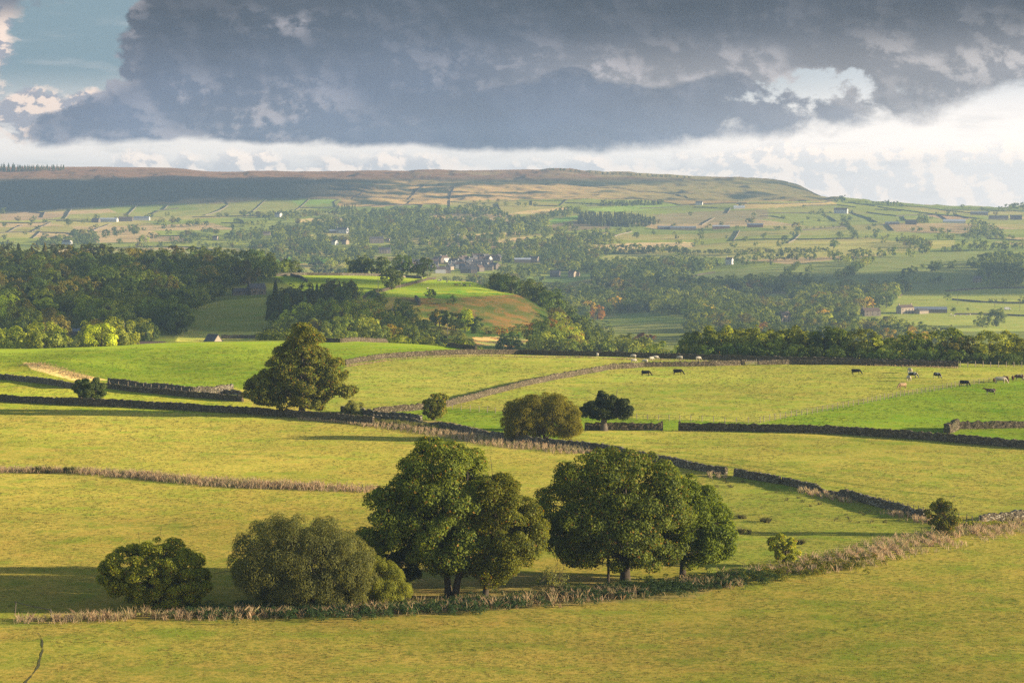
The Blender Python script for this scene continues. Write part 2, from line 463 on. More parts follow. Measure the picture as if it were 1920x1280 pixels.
def mesh_np(name, V, faces, mats=(), mi=None, smooth=False, colors=None):
    """V (n,3); faces: (m,k) array or list of such arrays"""
    me = bpy.data.meshes.new(name)
    if not isinstance(faces, (list, tuple)):
        faces = [faces]
    faces = [np.asarray(f, dtype=np.int64) for f in faces if len(f)]
    me.vertices.add(len(V))
    me.vertices.foreach_set('co', np.asarray(V, dtype=np.float32).ravel())
    idx = np.concatenate([f.ravel() for f in faces])
    tot = np.concatenate([np.full(len(f), f.shape[1]) for f in faces])
    st = np.concatenate([[0], np.cumsum(tot)[:-1]])
    me.loops.add(len(idx))
    me.loops.foreach_set('vertex_index', idx.astype(np.int32))
    me.polygons.add(len(tot))
    me.polygons.foreach_set('loop_start', st.astype(np.int32))
    me.polygons.foreach_set('loop_total', tot.astype(np.int32))
    me.polygons.foreach_set('use_smooth', np.full(len(tot), bool(smooth)))
    if mi is not None:
        me.polygons.foreach_set('material_index', np.asarray(mi, dtype=np.int32))
    for m in mats:
        me.materials.append(m)
    if colors is not None:
        at = me.attributes.new('tint', 'FLOAT_COLOR', 'POINT')
        c = np.ones((len(V), 4), dtype=np.float32)
        c[:, :3] = colors
        at.data.foreach_set('color', c.ravel())
    me.update(calc_edges=True)
    return me


def obj(name, me, parent=None, loc=None):
    o = bpy.data.objects.new(name, me)
    if loc is not None:
        o.location = tuple(float(c) for c in loc)
    return link(o, parent)


class MB:
    """collects vertices and faces for one mesh"""
    def __init__(s):
        s.v, s.f3, s.f4, s.n = [], [], [], 0

    def add(s, V, quads=None, tris=None):
        V = np.asarray(V, float).reshape(-1, 3)
        if quads is not None and len(quads): s.f4.append(np.asarray(quads) + s.n)
        if tris is not None and len(tris): s.f3.append(np.asarray(tris) + s.n)
        s.v.append(V); s.n += len(V)

    def box(s, c, d, rz=0.0, taper=1.0):
        x, y, z = d[0] / 2, d[1] / 2, d[2] / 2
        P = np.array([(-x, -y, -z), (x, -y, -z), (x, y, -z), (-x, y, -z), (-x * taper, -y * taper, z), (x * taper, -y * taper, z), (x * taper, y * taper, z), (-x * taper, y * taper, z)])
        if rz:
            cs, sn = math.cos(rz), math.sin(rz)
            P[:, :2] = np.stack([P[:, 0] * cs - P[:, 1] * sn, P[:, 0] * sn + P[:, 1] * cs], 1)
        s.add(P + np.array(c), [(0, 3, 2, 1), (4, 5, 6, 7), (0, 1, 5, 4), (1, 2, 6, 5), (2, 3, 7, 6), (3, 0, 4, 7)])

    def tube(s, pts, rad, k=6):
        pts = np.asarray(pts, float); n = len(pts)
        rad = np.broadcast_to(np.asarray(rad, float), (n,))
        t = np.gradient(pts, axis=0)
        t /= np.linalg.norm(t, axis=1)[:, None] + 1e-9
        ref = np.array([0.31, 0.95, 0.05])
        a = np.cross(t, ref); a /= np.linalg.norm(a, axis=1)[:, None] + 1e-9
        b = np.cross(t, a)
        th = np.linspace(0, 2 * math.pi, k, endpoint=False)
        V = pts[:, None] + rad[:, None, None] * (np.cos(th)[None, :, None] * a[:, None] + np.sin(th)[None, :, None] * b[:, None])
        q = []
        for i in range(n - 1):
            for j in range(k):
                q.append((i * k + j, i * k + (j + 1) % k, (i + 1) * k + (j + 1) % k, (i + 1) * k + j))
        V = np.concatenate([V.reshape(-1, 3), pts[:1], pts[-1:]])
        tr = [((j + 1) % k, j, n * k) for j in range(k)] + [((n - 1) * k + j, (n - 1) * k + (j + 1) % k, n * k + 1) for j in range(k)]
        s.add(V, q, tr)

    def mesh(s, name, mats=(), smooth=False, mi=None):
        fs = []
        if s.f4: fs.append(np.concatenate(s.f4))
        if s.f3: fs.append(np.concatenate(s.f3))
        return mesh_np(name, np.concatenate(s.v), fs, mats, mi, smooth)


# ------------------------------------------------------------------ materials
def new_mat(name):
    m = bpy.data.materials.new(name)
    m.use_nodes = True
    m.node_tree.nodes.clear()
    N = NT(m.node_tree)
    out = N.n.new('ShaderNodeOutputMaterial')
    return m, N, out


def principled(N, out, col, rough=0.9, spec=0.15, bump=None, bstr=0.5, bdist=0.1, metal=0.0):
    p = N.n.new('ShaderNodeBsdfPrincipled')
    N.put(p, 'Base Color', col)
    N.put(p, 'Roughness', rough)
    N.put(p, 'Specular IOR Level', spec)
    N.put(p, 'Metallic', metal)
    if bump is not None:
        b = N.n.new('ShaderNodeBump')
        b.inputs['Strength'].default_value = bstr
        b.inputs['Distance'].default_value = bdist
        N.l.new(bump, b.inputs['Height'])
        N.l.new(b.outputs[0], p.inputs['Normal'])
    N.l.new(p.outputs[0], out.inputs[0])
    return p


def leaf_mat(name, c1, c2, tr=0.35, autumn=None, fa=0.0, pw=1.6):
    m, N, out = new_mat(name)
    g = N.n.new('ShaderNodeNewGeometry')
    r = g.outputs['Random Per Island']
    oi = N.n.new('ShaderNodeObjectInfo')
    tc = N.n.new('ShaderNodeTexCoord')
    n = N.noise(tc.outputs['Object'], 0.45, 2.0)
    c = N.mix(N.m('POWER', r, pw), c1, c2)  # scattered brighter leaves stand in for sunlit specks
    c = N.mix(N.mul(N.ss(n, 0.45, 0.65), 0.4), c, c2)
    if autumn:
        c = N.mix(N.m('GREATER_THAN', r, 1.0 - fa), c, autumn)
    f = N.lin(oi.outputs['Random'], 0, 1, 0.70, 1.55)
    c = N.mix(1.0, c, N.vec(f, f, f), 'MULTIPLY')
    d = N.n.new('ShaderNodeBsdfDiffuse')
    N.l.new(c, d.inputs[0])
    t = N.n.new('ShaderNodeBsdfTranslucent')
    tcx = N.mix(1.0, c, (1.9, 1.7, 0.6), 'MULTIPLY')
    N.l.new(tcx, t.inputs[0])
    gl = N.n.new('ShaderNodeBsdfGlossy')
    gl.inputs['Roughness'].default_value = 0.5
    gl.inputs[0].default_value = (0.8, 0.85, 0.9, 1)
    mx = N.n.new('ShaderNodeMixShader'); mx.inputs[0].default_value = tr
    N.l.new(d.outputs[0], mx.inputs[1]); N.l.new(t.outputs[0], mx.inputs[2])
    m2 = N.n.new('ShaderNodeMixShader'); m2.inputs[0].default_value = 0.012
    N.l.new(mx.outputs[0], m2.inputs[1]); N.l.new(gl.outputs[0], m2.inputs[2])
    N.l.new(m2.outputs[0], out.inputs[0])
    return m


def simple_mat(name, c1, c2=None, scale=3.0, rough=0.85, bstr=0.4, bdist=0.05, spec=0.2, metal=0.0, detail=4.0):
    m, N, out = new_mat(name)
    tc = N.n.new('ShaderNodeTexCoord')
    n = N.noise(tc.outputs['Object'], scale, detail)
    c = N.mix(N.lin(n, 0.3, 0.7), c1, c2 or tuple(x * 0.7 for x in c1))
    principled(N, out, c, rough, spec, n, bstr, bdist, metal)
    return m


M = {}
M['leaf_syc'] = leaf_mat('sycamore_leaves', (0.028, 0.050, 0.006), (0.230, 0.270, 0.034), 0.38, (0.32, 0.18, 0.03), 0.03, 1.3)
M['leaf_oak'] = leaf_mat('oak_leaves', (0.050, 0.072, 0.008), (0.31, 0.315, 0.040), 0.40, (0.38, 0.22, 0.03), 0.05, 1.3)
M['leaf_green'] = leaf_mat('green_leaves', (0.044, 0.080, 0.007), (0.290, 0.360, 0.030), 0.44, None, 0, 1.2)
M['leaf_willow'] = leaf_mat('willow_leaves', (0.125, 0.140, 0.045), (0.34, 0.345, 0.115), 0.42)
M['leaf_gold'] = leaf_mat('golden_willow_leaves', (0.20, 0.20, 0.024), (0.44, 0.40, 0.050), 0.46)
M['leaf_olive'] = leaf_mat('olive_leaves', (0.10, 0.115, 0.018), (0.27, 0.285, 0.05), 0.42)
M['leaf_dark'] = leaf_mat('dark_leaves', (0.042, 0.064, 0.018), (0.125, 0.155, 0.036), 0.40)
M['leaf_haw'] = leaf_mat('hawthorn_leaves', (0.085, 0.115, 0.012), (0.36, 0.37, 0.036), 0.45, (0.36, 0.20, 0.03), 0.03, 1.2)
W_COLS = {
 'wood_mid': ((0.030, 0.052, 0.012), (0.080, 0.102, 0.022)),
 'wood_dark': ((0.021, 0.040, 0.014), (0.048, 0.072, 0.022)),
 'wood_light': ((0.060, 0.085, 0.018), (0.135, 0.155, 0.036)),
 'wood_brown': ((0.050, 0.052, 0.018), (0.090, 0.084, 0.028)),
 'wood_orange': ((0.085, 0.054, 0.016), (0.15, 0.085, 0.022)),
 'wood_yellow': ((0.12, 0.115, 0.015), (0.25, 0.20, 0.028)),
 'wood_conifer': ((0.020, 0.034, 0.014), (0.050, 0.060, 0.018)),
 'wood_lime': ((0.085, 0.120, 0.012), (0.17, 0.20, 0.022)),
 'wood_purple': ((0.035, 0.014, 0.014), (0.07, 0.028, 0.022)),
}
for k, (a_, b_) in W_COLS.items():
    M[k] = leaf_mat(k + '_leaves', tuple(w * q for w, q in zip((2.3, 2.15, 1.2), a_)), tuple(w * q for w, q in zip((3.9, 3.5, 1.6), b_)), 0.44)
M['bark'] = simple_mat('bark', (0.10, 0.078, 0.055), (0.045, 0.036, 0.028), 2.0, 0.95, 0.8, 0.05)
M['bark_pale'] = simple_mat('pale_bark', (0.20, 0.165, 0.12), (0.10, 0.08, 0.06), 2.0, 0.95, 0.8, 0.05)
M['wood_post'] = simple_mat('weathered_wood', (0.20, 0.165, 0.12), (0.10, 0.085, 0.065), 5.0)
M['wire'] = simple_mat('galvanised_wire', (0.12, 0.12, 0.12), (0.08, 0.07, 0.06), 5.0, 0.5, metal=0.4)


def stone_mat(name, c1, c2, c3, vs=2.2):
    m, N, out = new_mat(name)
    tc = N.n.new('ShaderNodeTexCoord')
    v = N.n.new('ShaderNodeTexVoronoi')
    mp = N.n.new('ShaderNodeMapping')
    mp.inputs['Scale'].default_value = (vs, vs, vs * 2.0)
    N.l.new(tc.outputs['Object'], mp.inputs[0])
    N.l.new(mp.outputs[0], v.inputs['Vector'])
    v.inputs['Scale'].default_value = 1.0
    sp = N.n.new('ShaderNodeSeparateColor')
    N.l.new(v.outputs['Color'], sp.inputs[0])
    n = N.noise(tc.outputs['Object'], 0.25, 4.0)
    c = N.mix(sp.outputs[0], c1, c2)
    c = N.mix(N.m('GREATER_THAN', sp.outputs[1], 0.84), c, c3)
    c = N.mix(N.mul(N.ss(n, 0.5, 0.7), 0.5), c, (0.10, 0.10, 0.035))      # moss
    crack = N.ss(v.outputs['Distance'], 0.75, 0.45)
    c = N.mix(N.lin(crack, 0, 1, 0.6, 0.0), c, (0.03, 0.026, 0.02))
    principled(N, out, c, 0.95, 0.1, crack, 1.0, 0.12)
    return m


M['stone'] = stone_mat('dry_stone', (0.10, 0.080, 0.050), (0.19, 0.150, 0.095), (0.32, 0.26, 0.17), 3.0)
M['stone_dark'] = stone_mat('mossy_dark_stone', (0.12, 0.10, 0.070), (0.23, 0.19, 0.13), (0.42, 0.37, 0.28), 3.0)
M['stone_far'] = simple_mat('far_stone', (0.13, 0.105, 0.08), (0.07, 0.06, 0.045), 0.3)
M['stone_far_lit'] = simple_mat('sunlit_far_stone', (0.36, 0.30, 0.22), (0.22, 0.18, 0.13), 0.3)  # paler copy of the far stone, sunlight put into its colour
M['hedge'] = leaf_mat('hedge_leaves', (0.030, 0.045, 0.014), (0.06, 0.075, 0.02), 0.25)


def land_mat():
    m, N, out = new_mat('land_surface')
    at = N.n.new('ShaderNodeAttribute'); at.attribute_name = 'tint'
    tc = N.n.new('ShaderNodeTexCoord')
    P = tc.outputs['Object']
    base = at.outputs['Color']
    rgh = at.outputs['Alpha']
    n1 = N.noise(P, 1.3, 4.0, 0.65)          # tussocks
    n2 = N.noise(P, 0.16, 4.0, 0.6)          # patches
    n3 = N.noise(P, 0.022, 3.0, 0.5)         # large drift
    n4 = N.noise(P, 4.5, 2.0, 0.6)
    dk = N.mix(1.0, base, (0.50, 0.66, 0.50), 'MULTIPLY')
    lt = N.mix(1.0, base, (1.22, 1.14, 1.05), 'MULTIPLY')
    c = N.mix(N.ss(N.add(N.mul(n1, 0.6), N.mul(n4, 0.4)), 0.36, 0.60), dk, lt)
    c = N.mix(N.mul(N.ss(n2, 0.50, 0.66), 0.75), c, N.mix(1.0, base, (0.62, 0.86, 0.55), 'MULTIPLY'))
    c = N.mix(N.mul(N.ss(n2, 0.46, 0.30), 0.55), c, N.mix(1.0, base, (1.22, 0.98, 1.0), 'MULTIPLY'))
    n5 = N.noise(P, 0.055, 4.0, 0.6)
    c = N.mix(N.mul(N.ss(n5, 0.48, 0.64), 0.45), c, N.mix(1.0, c, (0.72, 0.98, 0.62), 'MULTIPLY'))
    f = N.lin(n3, 0.3, 0.7, 0.88, 1.12)
    c = N.mix(1.0, c, N.vec(f, f, f), 'MULTIPLY')
    h = N.add(N.mul(n1, 1.0), N.add(N.mul(n4, 0.35), N.mul(n2, 1.6)))
    b = N.n.new('ShaderNodeBump')
    b.inputs['Strength'].default_value = 1.0
    b.inputs['Distance'].default_value = 0.42
    N.l.new(h, b.inputs['Height'])
    d = N.n.new('ShaderNodeBsdfDiffuse')
    N.l.new(c, d.inputs[0]); N.l.new(b.outputs[0], d.inputs['Normal'])
    d.inputs['Roughness'].default_value = 1.0
    # standing blades catch a low sun far better than a flat sheet: a sheen lobe stands for them
    s = N.n.new('ShaderNodeBsdfSheen')
    N.l.new(N.mix(1.0, c, (1.9, 1.75, 1.2), 'MULTIPLY'), s.inputs[0])
    s.inputs['Roughness'].default_value = 0.6
    ad = N.n.new('ShaderNodeAddShader')
    N.l.new(d.outputs[0], ad.inputs[0]); N.l.new(s.outputs[0], ad.inputs[1])
    N.l.new(ad.outputs[0], out.inputs[0])
    return m


M['land'] = land_mat()

# ------------------------------------------------------------------ colours of the land (what grows where, plus some painted sun and shade)
PX, PY = project(TX, TY, TZ)
GOLD = np.array([0.172, 0.150, 0.036]); GREEN = np.array([0.105, 0.175, 0.012]); OLIVE = np.array([0.17, 0.165, 0.030])
colr = np.zeros(TX.shape + (3,)) + GOLD
wig = 3.5 * fbm2(TX, TY, 14, 3, 41)
colr *= (0.88 + 0.20 * sstep(TY, 270, 420))[..., None]
colr[..., 1] *= 0.95 + 0.05 * sstep(TY, 270, 420) + 0.05 * sstep(PX, 900, 1700)


def paint(poly, c, y0=0, y1=99999, wob=1.0, mixf=1.0):
    mk = inside(PX + wig * wob, PY + wig * wob * 0.25, poly) & (TY >= y0) & (TY <= y1)
    colr[mk] = colr[mk] * (1 - mixf) + np.array(c) * mixf


# near fields
paint([(600, 560), (2400, 560), (2400, 850), (1925, 838), (1600, 815), (1275, 806), (1100, 806), (1010, 835), (900, 818), (700, 795), (640, 788), (560, 782), (600, 760)], (0.152, 0.150, 0.036), 300, 1000)
paint([(640, 790), (700, 770), (840, 763), (1000, 776), (1425, 793), (1500, 776), (1700, 736), (1925, 704), (2400, 690), (2400, 850), (1925, 838), (1600, 815), (1275, 806), (1100, 806), (1010, 835), (900, 820), (700, 797)], (0.090, 0.122, 0.016), 300, 1000)
paint([(-700, 560), (905, 560), (905, 656), (830, 666), (650, 682), (600, 760), (440, 726), (360, 733), (200, 717), (140, 706), (60, 680), (-700, 680)], (0.100, 0.128, 0.016), 560, 1000)
paint([(-700, 672), (50, 680), (150, 715), (140, 728), (-700, 700)], (0.15, 0.155, 0.022), 500, 760)
paint([(-700, 700), (140, 730), (200, 728), (370, 745), (470, 755), (470, 778), (-700, 745)], (0.165, 0.168, 0.026), 400, 760)
paint([(42, 679), (75, 681), (150, 701), (200, 712), (140, 714), (60, 692)], (0.44, 0.32, 0.15), 500, 760, 0.6)
paint([(690, 782), (840, 790), (960, 818), (1060, 832), (1100, 845), (960, 842), (880, 830), (760, 800)], (0.16, 0.12, 0.055), 300, 700, 2.0, 0.8)
paint([(1275, 806), (1925, 838), (2400, 870), (2400, 980), (1880, 968), (1700, 960), (1500, 912), (1300, 872), (1050, 835), (1100, 808)], (0.160, 0.148, 0.036), 250, 620)
paint([(1330, 878), (1480, 905), (1840, 985), (1760, 1010), (1500, 1050), (1330, 1090), (1300, 1000)], (0.135, 0.138, 0.032), 200, 460)
paint([(640, 1040), (760, 1060), (1000, 1075), (1300, 1085), (1380, 1060), (1380, 1085), (1300, 1120), (900, 1145), (640, 1160)], (0.13, 0.105, 0.045), 200, 400, 3.0, 0.8)
paint([(-100, 1165), (60, 1160), (70, 1172), (-100, 1180)], (0.11, 0.12, 0.03), 200, 330, 2.0, 0.6)
# old wheel marks and drainage lines in the turf
for line, w_ in ((((1262, 858), (1340, 872), (1420, 884), (1520, 905), (1620, 925), (1720, 938), (1850, 952), (1930, 960)), 1.6), (((1300, 858), (1400, 872), (1500, 890), (1600, 908), (1700, 922), (1930, 945)), 1.1),
                 (((1190, 842), (1300, 850), (1430, 868), (1560, 888), (1700, 902)), 0.7), (((0, 835), (200, 842), (400, 848), (600, 858)), 0.6), (((60, 960), (260, 985), (430, 990)), 0.7),
                 (((1150, 830), (1300, 833), (1500, 838)), 0.5), (((1130, 1250), (1400, 1215), (1700, 1160), (1930, 1120)), 0.8), (((700, 1230), (1000, 1210), (1300, 1175)), 0.6)):
    lx, ly_ = [p[0] for p in line], [p[1] for p in line]
    dd = np.abs(PY - np.interp(PX, lx, ly_) + 1.2 * fbm2(TX, TY, 18, 3, 91)) / w_
    k_ = np.exp(-dd ** 2) * ((PX > lx[0]) & (PX < lx[-1]) & (TY < 640)) * sstep(fbm2(TX, TY, 16, 3, 92), -0.5, 0.1)
    colr *= (1 - 0.48 * k_[..., None] * np.array([1.0, 0.75, 0.8]))
# low scrub at the foot of the knoll, then valley floor
far = TY > 760
colr[far & (TY < 2100)] = np.array([0.075, 0.085, 0.025])
K0, K1 = 1000, 1850
paint([(330, 612), (350, 580), (420, 562), (505, 557), (540, 580), (530, 640), (330, 640)], (0.135, 0.140, 0.040), K0, 1500)
paint([(340, 618), (400, 622), (520, 622), (520, 640), (330, 640)], (0.26, 0.235, 0.070), K0, 1250, 1.0)  # bottom strip painted paler for the sun it catches
paint([(505, 512), (640, 512), (800, 518), (830, 522), (900, 530), (965, 548), (975, 556), (900, 557), (840, 560), (770, 560), (740, 556), (690, 560), (640, 575), (560, 545)], (0.125, 0.160, 0.022), 1200, K1, 0.8)
paint([(740, 556), (840, 560), (900, 556), (975, 552), (1010, 590), (1030, 610), (960, 615), (880, 600), (800, 590)], (0.130, 0.093, 0.040), K0, K1, 1.0)
paint([(640, 562), (740, 556), (860, 592), (850, 620), (640, 620)], (0.16, 0.135, 0.045), K0, 1600, 1.5)
paint([(645, 588), (700, 596), (690, 604), (645, 598)], (0.34, 0.22, 0.12), K0, 1500)
paint([(885, 632), (960, 630), (1010, 640), (960, 652), (895, 648)], (0.34, 0.23, 0.12), K0, 1500)
brk = (TY > 1150) & (TY < 1500) & (PX > 780) & (PX < 1040)
nb = fbm2(TX, TY * 0.7, 7, 3, 51)
colr[brk & (nb > 0.12)] *= np.array([0.62, 0.95, 0.7])
colr[brk & (nb < -0.22)] *= np.array([1.22, 1.0, 0.9])
# the far side of the valley
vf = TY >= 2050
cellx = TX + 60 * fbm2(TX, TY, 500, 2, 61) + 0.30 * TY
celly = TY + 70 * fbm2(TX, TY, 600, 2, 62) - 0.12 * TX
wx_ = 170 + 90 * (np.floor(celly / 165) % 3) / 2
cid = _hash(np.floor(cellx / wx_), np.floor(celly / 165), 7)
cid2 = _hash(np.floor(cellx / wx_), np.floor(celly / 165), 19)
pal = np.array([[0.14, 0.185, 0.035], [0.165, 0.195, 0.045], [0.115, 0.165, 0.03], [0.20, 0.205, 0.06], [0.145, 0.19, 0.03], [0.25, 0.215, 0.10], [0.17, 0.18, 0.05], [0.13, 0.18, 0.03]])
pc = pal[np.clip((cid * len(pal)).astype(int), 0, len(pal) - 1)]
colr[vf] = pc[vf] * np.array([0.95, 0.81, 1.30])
FIELDS = [  # pixel polygons of fields that stand out
 ([(545, 376), (580, 372), (626, 374), (620, 382), (560, 385)], (0.12, 0.21, 0.03)),
 ([(560, 411), (600, 408), (648, 408), (642, 416), (560, 418)], (0.30, 0.27, 0.11)),
 ([(575, 441), (620, 436), (692, 436), (682, 443), (580, 449)], (0.20, 0.215, 0.07)),
 ([(722, 457), (790, 449), (798, 460), (740, 461)], (0.26, 0.25, 0.09)),
 ([(760, 476), (770, 470), (806, 469), (802, 479), (765, 481)], (0.15, 0.18, 0.05)),
 ([(835, 447), (880, 440), (925, 436), (985, 433), (975, 439), (900, 447), (860, 451), (835, 451)], (0.34, 0.29, 0.12)),
 ([(842, 463), (900, 455), (907, 460), (870, 466), (845, 466)], (0.33, 0.28, 0.12)),
 ([(925, 453), (960, 447), (1000, 443), (1040, 441), (1100, 434), (1145, 436), (1145, 445), (1060, 447), (1020, 453), (965, 461), (932, 459)], (0.21, 0.25, 0.05)),
 ([(925, 453), (960, 447), (995, 444), (985, 450), (950, 456)], (0.34, 0.28, 0.13)),
 ([(1018, 418), (1040, 410), (1087, 404), (1087, 411), (1050, 417)], (0.10, 0.20, 0.03)),
 ([(1000, 429), (1050, 418), (1087, 414), (1145, 420), (1145, 429), (1070, 432)], (0.13, 0.12, 0.06)),
 ([(945, 402), (990, 395), (1060, 388), (1068, 392), (1000, 401)], (0.33, 0.28, 0.12)),
 ([(898, 477), (957, 470), (957, 479), (905, 481)], (0.15, 0.17, 0.05)),
 ([(980, 521), (1060, 513), (1125, 512), (1115, 521), (1060, 531), (985, 529)], (0.12, 0.19, 0.04)),
 ([(1108, 492), (1140, 478), (1200, 476), (1312, 478), (1300, 485), (1200, 496), (1140, 497)], (0.19, 0.22, 0.06)),
 ([(1100, 460), (1200, 455), (1300, 454), (1302, 463), (1220, 467), (1100, 469)], (0.36, 0.31, 0.15)),
 ([(1100, 392), (1180, 385), (1280, 383), (1280, 388), (1180, 396), (1110, 398)], (0.15, 0.24, 0.04)),
 ([(1225, 402), (1340, 396), (1440, 392), (1440, 410), (1300, 420), (1230, 420)], (0.16, 0.155, 0.07)),
 ([(1380, 384), (1560, 378), (1570, 382), (1440, 390), (1380, 392)], (0.30, 0.26, 0.09)),
 ([(1290, 524), (1340, 510), (1490, 494), (1640, 480), (1830, 470), (1850, 478), (1830, 540), (1640, 545), (1400, 530), (1310, 534)], (0.125, 0.165, 0.045)),
 ([(1290, 470), (1380, 455), (1660, 452), (1790, 450), (1790, 462), (1660, 478), (1400, 486), (1300, 480)], (0.21, 0.225, 0.06)),
 ([(1660, 418), (1760, 422), (1870, 428), (1800, 438), (1680, 434)], (0.20, 0.17, 0.08)),
 ([(1750, 402), (1830, 408), (1790, 416), (1740, 405)], (0.21, 0.17, 0.09)),
 ([(540, 482), (620, 484), (610, 494), (500, 492)], (0.10, 0.22, 0.03)),
 ([(160, 470), (400, 466), (440, 470), (420, 488), (200, 494)], (0.16, 0.19, 0.055)),
 ([(1350, 550), (1470, 550), (1500, 575), (1470, 580), (1410, 578)], (0.20, 0.235, 0.05)),
 ([(1120, 545), (1175, 545), (1175, 556), (1120, 556)], (0.20, 0.235, 0.04)),
 ([(1150, 588), (1215, 586), (1290, 598), (1280, 606), (1180, 602)], (0.115, 0.17, 0.03)),
 ([(1700, 545), (1925, 540), (1925, 640), (1700, 640), (1640, 600)], (0.17, 0.215, 0.04)),
 ([(0, 398), (70, 398), (130, 404), (80, 412), (0, 414)], (0.19, 0.16, 0.085)),
]
for poly, c in FIELDS:
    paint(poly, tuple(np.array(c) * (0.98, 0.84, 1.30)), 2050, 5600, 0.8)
# moor
MB_ = [(-900, 404), (0, 401), (60, 398), (135, 389), (250, 384), (330, 382), (420, 381), (500, 373), (640, 373), (632, 386), (700, 388), (780, 384), (845, 384), (845, 377), (1000, 374), (1100, 373), (1200, 374), (1275, 383), (1300, 385), (1350, 381), (1420, 378), (1560, 377), (1580, 370), (1580, 250), (-900, 250)]
moor = inside(PX + wig, PY + 0.4 * wig, MB_) & (TY > 4700)
nm = fbm2(TX, TY * 1.5, 260, 5, 71); nm2 = fbm2(TX, TY, 60, 4, 72)
hea = np.array([0.120, 0.066, 0.050]); scarp_shaded = np.array([0.026, 0.034, 0.024]); tan_ = np.array([0.29, 0.195, 0.120]); gr = np.array([0.145, 0.125, 0.062])  # scarp: dark heather, darkened further to stand in for shade
mc = np.zeros_like(colr) + scarp_shaded
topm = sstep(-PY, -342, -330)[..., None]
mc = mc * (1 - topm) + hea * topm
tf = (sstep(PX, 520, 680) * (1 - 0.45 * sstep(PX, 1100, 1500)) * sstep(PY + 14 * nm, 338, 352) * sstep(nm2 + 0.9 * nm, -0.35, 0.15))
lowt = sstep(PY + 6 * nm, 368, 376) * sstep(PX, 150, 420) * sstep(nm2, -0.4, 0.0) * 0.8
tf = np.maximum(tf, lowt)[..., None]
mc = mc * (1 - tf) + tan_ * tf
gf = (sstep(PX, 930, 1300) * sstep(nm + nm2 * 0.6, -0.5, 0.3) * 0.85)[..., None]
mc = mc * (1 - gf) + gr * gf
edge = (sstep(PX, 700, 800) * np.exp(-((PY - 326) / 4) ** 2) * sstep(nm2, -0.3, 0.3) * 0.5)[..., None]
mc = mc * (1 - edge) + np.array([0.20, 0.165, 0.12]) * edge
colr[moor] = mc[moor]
shade = (1 + 0.10 * fbm2(TX, TY, 35, 3, 81))[..., None]
colr = np.clip(colr * shade, 0.01, 0.8)
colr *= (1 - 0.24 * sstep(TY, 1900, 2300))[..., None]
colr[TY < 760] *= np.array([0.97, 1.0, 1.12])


def build_land():
    V = np.stack([TX, TY, TZ], -1).reshape(-1, 3)
    i, j = np.meshgrid(np.arange(NU - 1), np.arange(NV - 1), indexing='ij')
    a = (i * NV + j).ravel()
    f = np.stack([a, a + NV, a + NV + 1, a + 1], 1)
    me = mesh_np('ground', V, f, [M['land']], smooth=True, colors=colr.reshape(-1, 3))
    o = obj('ground', me)
    tag(o, 'rolling pasture, wooded valley and brown moorland ridge', 'ground', kind='structure')


build_land()

# ------------------------------------------------------------------ dry stone walls
def resample(P, step):
    P = np.asarray(P, float)
    seg = np.linalg.norm(np.diff(P[:, :2], axis=0), axis=1)
    s = np.concatenate([[0], np.cumsum(seg)])
    n = max(2, int(s[-1] / step) + 1)
    q = np.linspace(0, s[-1], n)
    return np.stack([np.interp(q, s, P[:, 0]), np.interp(q, s, P[:, 1])], 1), q


def wall(pts, label, ymin=120, h=1.35, th=0.6, step=0.45, mat='stone', rough=1.0, group=None, gap=0.0, name='stone_wall', cat='wall'):
    W = [hit(p[0], p[1], ymin) for p in pts]
    P, q = resample(W, step)
    n = len(P)
    t = np.gradient(P, axis=0); t /= np.linalg.norm(t, axis=1)[:, None] + 1e-9
    nrm = np.stack([-t[:, 1], t[:, 0]], 1)
    z = H(P[:, 0], P[:, 1])
    r = np.random.default_rng(int(abs(W[0][0] * 7 + W[0][1])) + n)
    hh = h * (1 + 0.10 * rough * fbm2(q, q * 0, 9, 3, 3)) + 0.09 * rough * r.standard_normal(n)
    if gap:
        g = sstep(fbm2(q, q * 0 + 5, 14, 2, 9), 0.25, 0.5) * gap
        hh = hh * (1 - 0.75 * g)
    hh = np.maximum(hh, 0.25)
    prof = [(-0.5, -0.4), (-0.5, 0.0), (-0.46, 0.35), (-0.42, 0.7), (-0.40, 0.93), (-0.30, 1.0), (0.30, 1.0), (0.40, 0.93), (0.42, 0.7), (0.46, 0.35), (0.5, 0.0), (0.5, -0.4)]
    k = len(prof)
    V = np.zeros((n, k, 3))
    for i, (a, b) in enumerate(prof):
        off = a * th + (0.045 * rough * r.standard_normal(n) if b > 0 else 0)
        V[:, i, :2] = P + nrm * np.asarray(off)[..., None]
        V[:, i, 2] = z + (b * hh if b > 0 else b) + (0.03 * rough * r.standard_normal(n) if b > 0.9 else 0)
    i, j = np.meshgrid(np.arange(n - 1), np.arange(k - 1), indexing='ij')
    a = (i * k + j).ravel()
    f = np.stack([a, a + 1, a + k + 1, a + k], 1)
    caps = np.array([list(range(k)), [(n - 1) * k + x for x in range(k)][::-1]])
    o0 = V[0, 0].copy(); o0[2] = z[0]
    me = mesh_np(name, (V - o0).reshape(-1, 3), [f, caps], [M[mat]])
    o = obj(name, me, loc=o0)
    tag(o, label, cat, group, 'thing')
    return o


